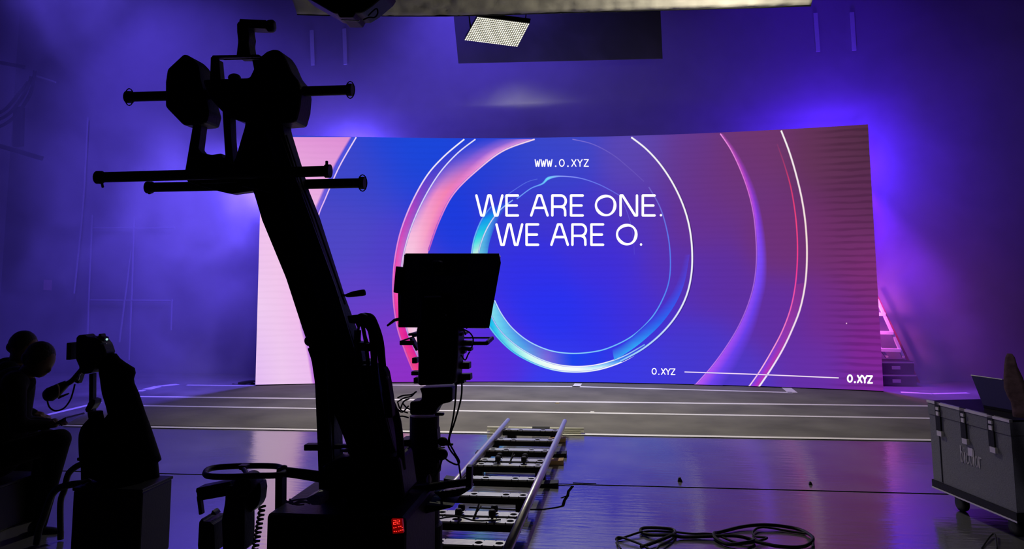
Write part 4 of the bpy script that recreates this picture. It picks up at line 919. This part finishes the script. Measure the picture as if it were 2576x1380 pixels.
for pts in ([(1000, 1000), (1015, 994), (1035, 992), (1048, 984)], [(1005, 1035), (1015, 1010), (1030, 1002)], [(1012, 1012), (1022, 1024), (1034, 1030)]):
    T('looped_lead', MB().pt(pts, 1.9, TY - .02, 8), RUBBER)
T('pale_cloth_scrap', MB().ell(P(1079, 1207, TY - .12), (S(6, TY), S(6, TY), S(14, TY))), mat('pale_tag', (.5, .4, .5), .6), True)

# ------------------------------------------------------------------ left: camera on jacketed tripod
QY = 4.6
vc = thing('tripod_camera', 'small video camera on a tripod draped with a black jacket, lower left', 'camera', V((P(250, 1300, QY).x, QY, 0)))
def Z4(x, y): return (x / 2.38, 800 + y / 2.38)
def C(name, mb, m_=BLACKM, sm=False, par=None): return mb.build(name, m_, par or vc, sm)
def zp(l): return [Z4(*p) for p in l]
C('camera_body', MB().px(zp([(452, 110), (470, 95), (520, 90), (535, 105), (600, 108), (640, 120), (672, 150), (697, 205), (665, 245), (605, 262), (565, 292), (475, 290), (448, 240)]), QY, .1, .008), BLACKP)
C('side_flap', MB().px(zp([(430, 140), (455, 138), (452, 250), (427, 250)]), QY - .02, .10, .004), BLACKP)
C('top_handle', MB().px(zp([(550, 105), (600, 108), (606, 90), (625, 90), (628, 105), (655, 112), (650, 150), (600, 145), (550, 130)]), QY, .05, .004), BLACKP)
C('tally_lamp', MB().ell(P(*Z4(640, 126), QY - .05), S(3, QY)), em('tally_glow', (.5, .9, .8), .8), True)
C('shoe_plate', MB().bar(*Z4(603, 153), *Z4(640, 152), 3, QY - .05, .01), STEEL)
C('tripod_head', MB().px(zp([(500, 262), (605, 262), (575, 330), (525, 335), (505, 310)]), QY, .1, .008))
C('centre_post', MB().bar(*Z4(556, 330), *Z4(552, 900), 11, QY, .04))
C('post_clamp', MB().px(zp([(560, 470), (612, 480), (610, 505), (570, 545), (520, 565), (505, 545), (540, 500)]), QY, .07, .005))
ar = C('monitor_arm', MB().pt([Z4(505, 290), Z4(470, 330), Z4(430, 375), Z4(395, 395)], 7, QY - .03, 10))
mo = C('eyepiece', MB().tube([P(*Z4(400, 390), QY - .03), P(*Z4(370, 410), QY - .04), P(*Z4(335, 435), QY - .05), P(*Z4(300, 455), QY - .06), P(*Z4(278, 462), QY - .06)], [S(9, QY), S(13, QY), S(17, QY), S(19, QY), S(15, QY)], 18), RUBBER, True)
C('yellow_ring', MB().tube([P(Z4(340, 436)[0] + 6 * math.cos(t), Z4(340, 436)[1] + 17 * math.sin(t), QY - .10) for t in [(-80 + 150 * i / 12) * PI / 180 for i in range(13)]], S(1.7, QY), 8), YEL, False, mo)
C('focus_lever', MB().pt([Z4(350, 475), Z4(412, 450)], [3.5, 2], QY - .05, 8, 0))
C('strap', MB().pt([Z4(282, 485), Z4(295, 530), Z4(330, 553), Z4(380, 540), Z4(420, 490), Z4(440, 430), Z4(448, 395)], 2.2, QY - .04, 8), RUBBER)
C('second_arm', MB().bar(*Z4(500, 290), *Z4(468, 385), 12, QY, .04)); C('arm_sleeve', MB().bar(*Z4(478, 330), *Z4(468, 372), 4, QY - .04, .01), STEEL)
def jr(rows, Y, dep=.42, fold=.10, fq=6):
    o = []
    for y, a, b in rows:
        (x0, y0), (x1, y1) = Z4(a, y), Z4(b, y); p, q_ = P(x0, y0, Y), P(x1, y1, Y); o.append(((p + q_) / 2, (q_ - p) / 2, V((0, (q_ - p).length * dep, 0))))
    return MB().loft(o, 32, fold, fq)
jk = thing('black_jacket', 'long black jacket hanging over the tripod beside the seated people', 'jacket', V((P(300, 1215, QY).x, QY, P(300, 1215, QY).z)))
jr([(212, 620, 695), (240, 605, 715), (264, 602, 745), (300, 598, 800), (330, 600, 806), (365, 606, 796), (390, 608, 800), (450, 618, 826), (520, 640, 850), (570, 652, 866), (640, 600, 890), (720, 560, 915), (800, 560, 940), (852, 600, 957), (868, 640, 938), (920, 690, 945), (972, 700, 950), (985, 720, 940)], QY + .02, .30).build('body', BLACKF, jk, True)
jr([(556, 528, 612), (575, 530, 614), (600, 535, 620), (622, 515, 650), (650, 495, 690), (720, 488, 700), (800, 484, 720), (870, 492, 760), (925, 520, 800), (960, 600, 850), (990, 690, 855)], QY - .05, .35).build('sleeve', BLACKF, jk, True)
MB().pt([Z4(495, 650), Z4(478, 700), Z4(478, 790), Z4(485, 850)], 3, QY - .08, 8).build('drawstring', BLACKF, jk)
MB().px(zp([(470, 830), (500, 825), (498, 858), (470, 852)]), QY - .08, .03, .003).build('buckle', BLACKP, jk)
# black box and things on it
BY = 4.35
bx = thing('black_case', 'upright black case at the lower left under the jacket', 'case', V((P(268, 1380, BY).x, BY, 0)))
a, b = P(*Z4(437, 1035), BY), P(*Z4(852, 1010), BY)
MB().box(((a.x + b.x) / 2, BY + .16, (a.z) / 2 + .006), (b.x - a.x, .32, a.z), None, .012).build('body', BLACKP, bx)
MB().box(((a.x + b.x) / 2, BY + .16, a.z + .012), (b.x - a.x + .008, .33, .02), None, .006).build('lid', BLACKM, bx)
MB().box(((a.x + b.x) / 2, BY - .003, a.z - .12), (.10, .012, .03), None, .003).build('handle', RUBBER, bx)
tag(MB().tube([V((a.x + .02 + .26 * t_, BY + .05 + .04 * math.sin(t_ * 19), a.z + .034 + .006 * math.sin(t_ * 30))) for t_ in [k / 24 for k in range(25)]], .009, 8, 2).build('webbing_strap', BLACKF), 'crumpled dark strap lying on top of the black case', 'strap')
st = thing('folding_stool', 'black folding stool with curved legs left of the black case', 'stool', V((P(150, 1340, 4.75).x, 4.75, 0)))
lg1 = [Z4(520, 865), Z4(470, 880), Z4(425, 912), Z4(402, 950), Z4(385, 1030), Z4(362, 1105)]
lg2 = [Z4(540, 985), Z4(470, 990), Z4(400, 1000), Z4(345, 1020), Z4(310, 1060), Z4(285, 1120), Z4(262, 1190), Z4(235, 1260)]
MB().tube([P(x, y, 4.75) for x, y in lg1] + [V((P(150, 1400, 4.75).x, 4.75, .01))], .020, 10, 4).build('leg', RUBBER, st, True)
MB().tube([P(x, y, 4.65) for x, y in lg2] + [V((P(90, 1400, 4.65).x, 4.65, .01))], .022, 10, 4).build('leg', RUBBER, st, True)
MB().px(zp([(500, 860), (548, 860), (545, 1010), (502, 1010)]), 4.75, .06, .004).build('upright', BLACKM, st)
MB().px(zp([(500, 960), (700, 950), (700, 975), (500, 990)]), 4.85, .12, .004).build('seat', BLACKF, st)

# ------------------------------------------------------------------ seated people
def capsule(mb, a, b, r0, r1):
    a, b = V(a), V(b); mb.tube([a, a * .75 + b * .25, a * .5 + b * .5, a * .25 + b * .75, b], [r0, r0 * .75 + r1 * .25, (r0 + r1) / 2, r0 * .25 + r1 * .75, r1], 16); mb.ell(a, r0, None, 16, 10); mb.ell(b, r1, None, 16, 10)
def remesh(o, vox):
    md = o.modifiers.new('remesh', 'REMESH'); md.mode = 'VOXEL'; md.voxel_size = vox; md.use_smooth_shade = True
    s_ = o.modifiers.new('smooth', 'SMOOTH'); s_.iterations = 3; s_.factor = 0.5
def person(label, Y, head, headr, tilt, face, neck, sh, hip, knees, ankles, arms, hands, hairlen, top, loc):
    root = thing('person', label, 'person', loc)
    b = MB()
    pp_ = lambda p: P(p[0], p[1], Y + (p[2] if len(p) > 2 else 0))
    rot = Matrix.Rotation(tilt, 3, 'Y')
    H_ = pp_(head)
    # head, jaw, nose, ears
    b.ell(H_, (headr * 0.98, headr * .78, headr * 1.05), rot); b.ell(H_ + rot @ V((headr * .35, 0, -headr * .62)), (headr * .55, headr * .5, headr * .5), rot)
    b.ell(H_ + rot @ V((headr * .98, 0, -headr * .25)), (headr * .16, headr * .12, headr * .22), rot)
    b.ell(H_ + rot @ V((headr * .86, 0, -headr * .62)), (headr * .12, headr * .22, headr * .1), rot)
    for s_ in (-1, 1): b.ell(H_ + rot @ V((-.02, s_ * headr * .78, -headr * .15)), (headr * .18, headr * .1, headr * .28), rot)
    N_ = pp_(neck); capsule(b, H_ + rot @ V((-headr * .2, 0, -headr * .6)), N_, .055, .06)
    hp = pp_(hip); shs = [pp_(s_) for s_ in sh]
    body = b.build('head_and_body', SKIN, root); remesh(body, .012)
    body['label'] = 'head and neck'
    c = MB(); 
    mid = (shs[0] + shs[1]) / 2
    capsule(c, N_ + V((0, 0, -.05)), mid, .075, .11); capsule(c, shs[0], shs[1], .085, .085); capsule(c, mid + V((-.02, 0, -.05)), (mid + hp) / 2, .15, .16); capsule(c, (mid + hp) / 2, hp, .16, .17)
    c.ell(hp, (.17, .2, .14))
    for arm in arms:
        q_ = [pp_(p) for p in arm]; capsule(c, q_[0], q_[1], .065, .05); capsule(c, q_[1], q_[2], .05, .036)
    t = c.build('jacket', BLACKF, root); remesh(t, .014)
    l = MB()
    for i, (k, an) in enumerate(zip(knees, ankles)):
        hpi = hp + V((.02, -.09 if i == 0 else .09, -.02)); K_ = pp_(k); A_ = pp_(an); capsule(l, hpi, K_, .10, .075); capsule(l, K_, A_, .072, .045)
    t = l.build('trousers', BLACKF, root); remesh(t, .014)
    for an in ankles:
        A_ = pp_(an); z0 = A_.z; s_ = MB(); s_.ell(A_ + V((.06, 0, -.035)), (.13, .045, .04)); s_.ell(A_ + V((-.02, 0, -.01)), (.055, .045, .055)); sh_ = s_.build('shoe', BLACKP, root); remesh(sh_, .01)
    for hd in hands:
        W_ = pp_(hd[0]); D_ = (pp_(hd[1]) - W_).normalized(); sd = V((0, 1, 0)); h_ = MB(); up_ = D_.cross(sd).normalized()
        capsule(h_, W_, W_ + D_ * .05, .026, .03)
        for f, ln in ((-.03, .062), (-.01, .074), (.01, .07), (.03, .055)):
            r_ = W_ + D_ * .075 + sd * f; h_.tube([W_ + D_ * .04 + sd * f * .8, r_, r_ + D_ * ln * .5 - up_ * .006, r_ + D_ * ln * .7 - up_ * .026], [.011, .010, .009, .008], 8, 2)
        h_.tube([W_ + D_ * .02 - sd * .03, W_ + D_ * .05 - sd * .05 + up_ * .01, W_ + D_ * .08 - sd * .045 + up_ * .02], [.012, .011, .009], 8, 2)
        capsule(h_, W_ + D_ * .04 - sd * .025, W_ + D_ * .04 + sd * .025, .02, .02)
        ho = h_.build('hand', SKIN, root); remesh(ho, .006)
    h = MB(); h.ell(H_ + rot @ V((-headr * .14, 0, headr * .14)), (headr * 1.0, headr * .86, headr * 1.02), rot)
    if hairlen: h.ell(H_ + rot @ V((-headr * .5, 0, -headr * .2)), (headr * .62, headr * .8, headr * hairlen), rot)
    h.build('hair', HAIR, root, True)
    return root
PYY = 5.0
person('person in dark clothes sitting bent forward over a tablet, nearer of the two', PYY, (101, 903), S(40, PYY), 0.55, 1, (62, 945), [(38, 965, -.19), (34, 955, .19)], (-10, 1140), [(150, 1106, -.1), (118, 1105, .14)], [(98, 1325, -.1), (80, 1318, .14)],
       [[(40, 975, -.22), (45, 1070, -.22), (118, 1068, -.08)], [(38, 965, .2), (55, 1060, .2), (122, 1064, .06)]], [((118, 1068, -.08), (150, 1062, -.06)), ((122, 1064, .06), (152, 1060, .05))], 0.6, None, V((P(60, 1325, PYY).x, PYY, 0)))
# tablet in the hands
tag(MB().bar(140, 1071, 190, 1044, 5, PYY - .0, .19, bev=.002).build('tablet', LCD), 'thin dark tablet held by the seated person', 'tablet')
person('person in dark clothes sitting behind, head partly hidden by the nearer person', 5.6, (60, 872), S(37, 5.6), 0.35, 1, (40, 915), [(20, 935, -.18), (15, 930, .2)], (-30, 1090), [(70, 1075, -.1), (60, 1075, .1)], [(70, 1270, -.1), (60, 1268, .12)],
       [[(20, 940, -.2), (30, 1020, -.2), (85, 1040, -.08)], [(15, 935, .22), (30, 1020, .2), (85, 1040, .08)]], [((85, 1040, -.08), (105, 1045, -.06))], 0.5, None, V((P(40, 1270, 5.6).x, 5.6, 0)))
for (x, Y, zt_, t) in ((-10, PYY, .36, 'black box seat under the nearer seated person'), (-30, 5.6, .36, 'black box seat under the farther seated person')):
    c = P(x, 1150, Y); bs = thing('box_seat', t, 'seat', (c.x, Y, 0)); zz = P(x, 1140 if Y < 5.3 else 1090, Y).z - .185
    MB().box((c.x - .03, Y, zz / 2), (.42, .40, zz), None, .01).build('body', BLACKP, bs); MB().box((c.x - .03, Y, zz + .008), (.44, .42, .016), None, .004).build('lid', BLACKM, bs)

# ------------------------------------------------------------------ haze
def haze_mat():
    m = bpy.data.materials.new('stage_haze'); m.use_nodes = True; nt = m.node_tree; nt.nodes.clear(); N = nt.nodes.new; L = nt.links.new
    o = N('ShaderNodeOutputMaterial'); v = N('ShaderNodeVolumeScatter'); v.inputs['Color'].default_value = (1, 1, 1, 1); v.inputs['Anisotropy'].default_value = 0.0
    tc = N('ShaderNodeTexCoord'); n = N('ShaderNodeTexNoise'); n.inputs['Scale'].default_value = .8; n.inputs['Detail'].default_value = 4; n.inputs['Roughness'].default_value = .6; n.inputs['Distortion'].default_value = .6
    L(tc.outputs['Object'], n.inputs['Vector'])
    r = N('ShaderNodeMapRange'); r.inputs[1].default_value = .42; r.inputs[2].default_value = .68; r.inputs[3].default_value = .04; r.inputs[4].default_value = .30
    L(n.outputs['Fac'], r.inputs[0])
    ge = N('ShaderNodeNewGeometry'); sx = N('ShaderNodeSeparateXYZ'); L(ge.outputs['Position'], sx.inputs[0])
    f = N('ShaderNodeMapRange'); f.inputs[1].default_value = 4.6; f.inputs[2].default_value = 6.4; f.inputs[3].default_value = 1.0; f.inputs[4].default_value = .22; L(sx.outputs['X'], f.inputs[0])
    mu = N('ShaderNodeMath'); mu.operation = 'MULTIPLY'; L(r.outputs[0], mu.inputs[0]); L(f.outputs[0], mu.inputs[1]); L(mu.outputs[0], v.inputs['Density']); L(v.outputs[0], o.inputs['Volume']); return m
hz = MB()
g = .004
hz.box(((XL + XR) / 2, (12.76 + YF) / 2 - .02, 4.2), (XR - XL - .02, YF - 12.76 - .06, 8.3))
hz.box(((XL + SX0 - .05) / 2, (10.2 + 12.75) / 2, 4.2), (SX0 - .05 - XL - .02, 2.54, 8.3))
hz.box(((XR + SX1 + .05) / 2, (10.2 + 12.75) / 2, 4.2), (XR - SX1 - .05 - .02, 2.54, 8.3))
hz.box(((SX0 + SX1) / 2, (10.8 + 12.75) / 2, 6.3), (SX1 - SX0 + .07, 1.94, 4.1))
ho = hz.build('stage_haze', haze_mat()); ho['kind'] = 'stuff'; tag(ho, 'thin violet-lit haze drifting around and behind the big screen', 'haze')
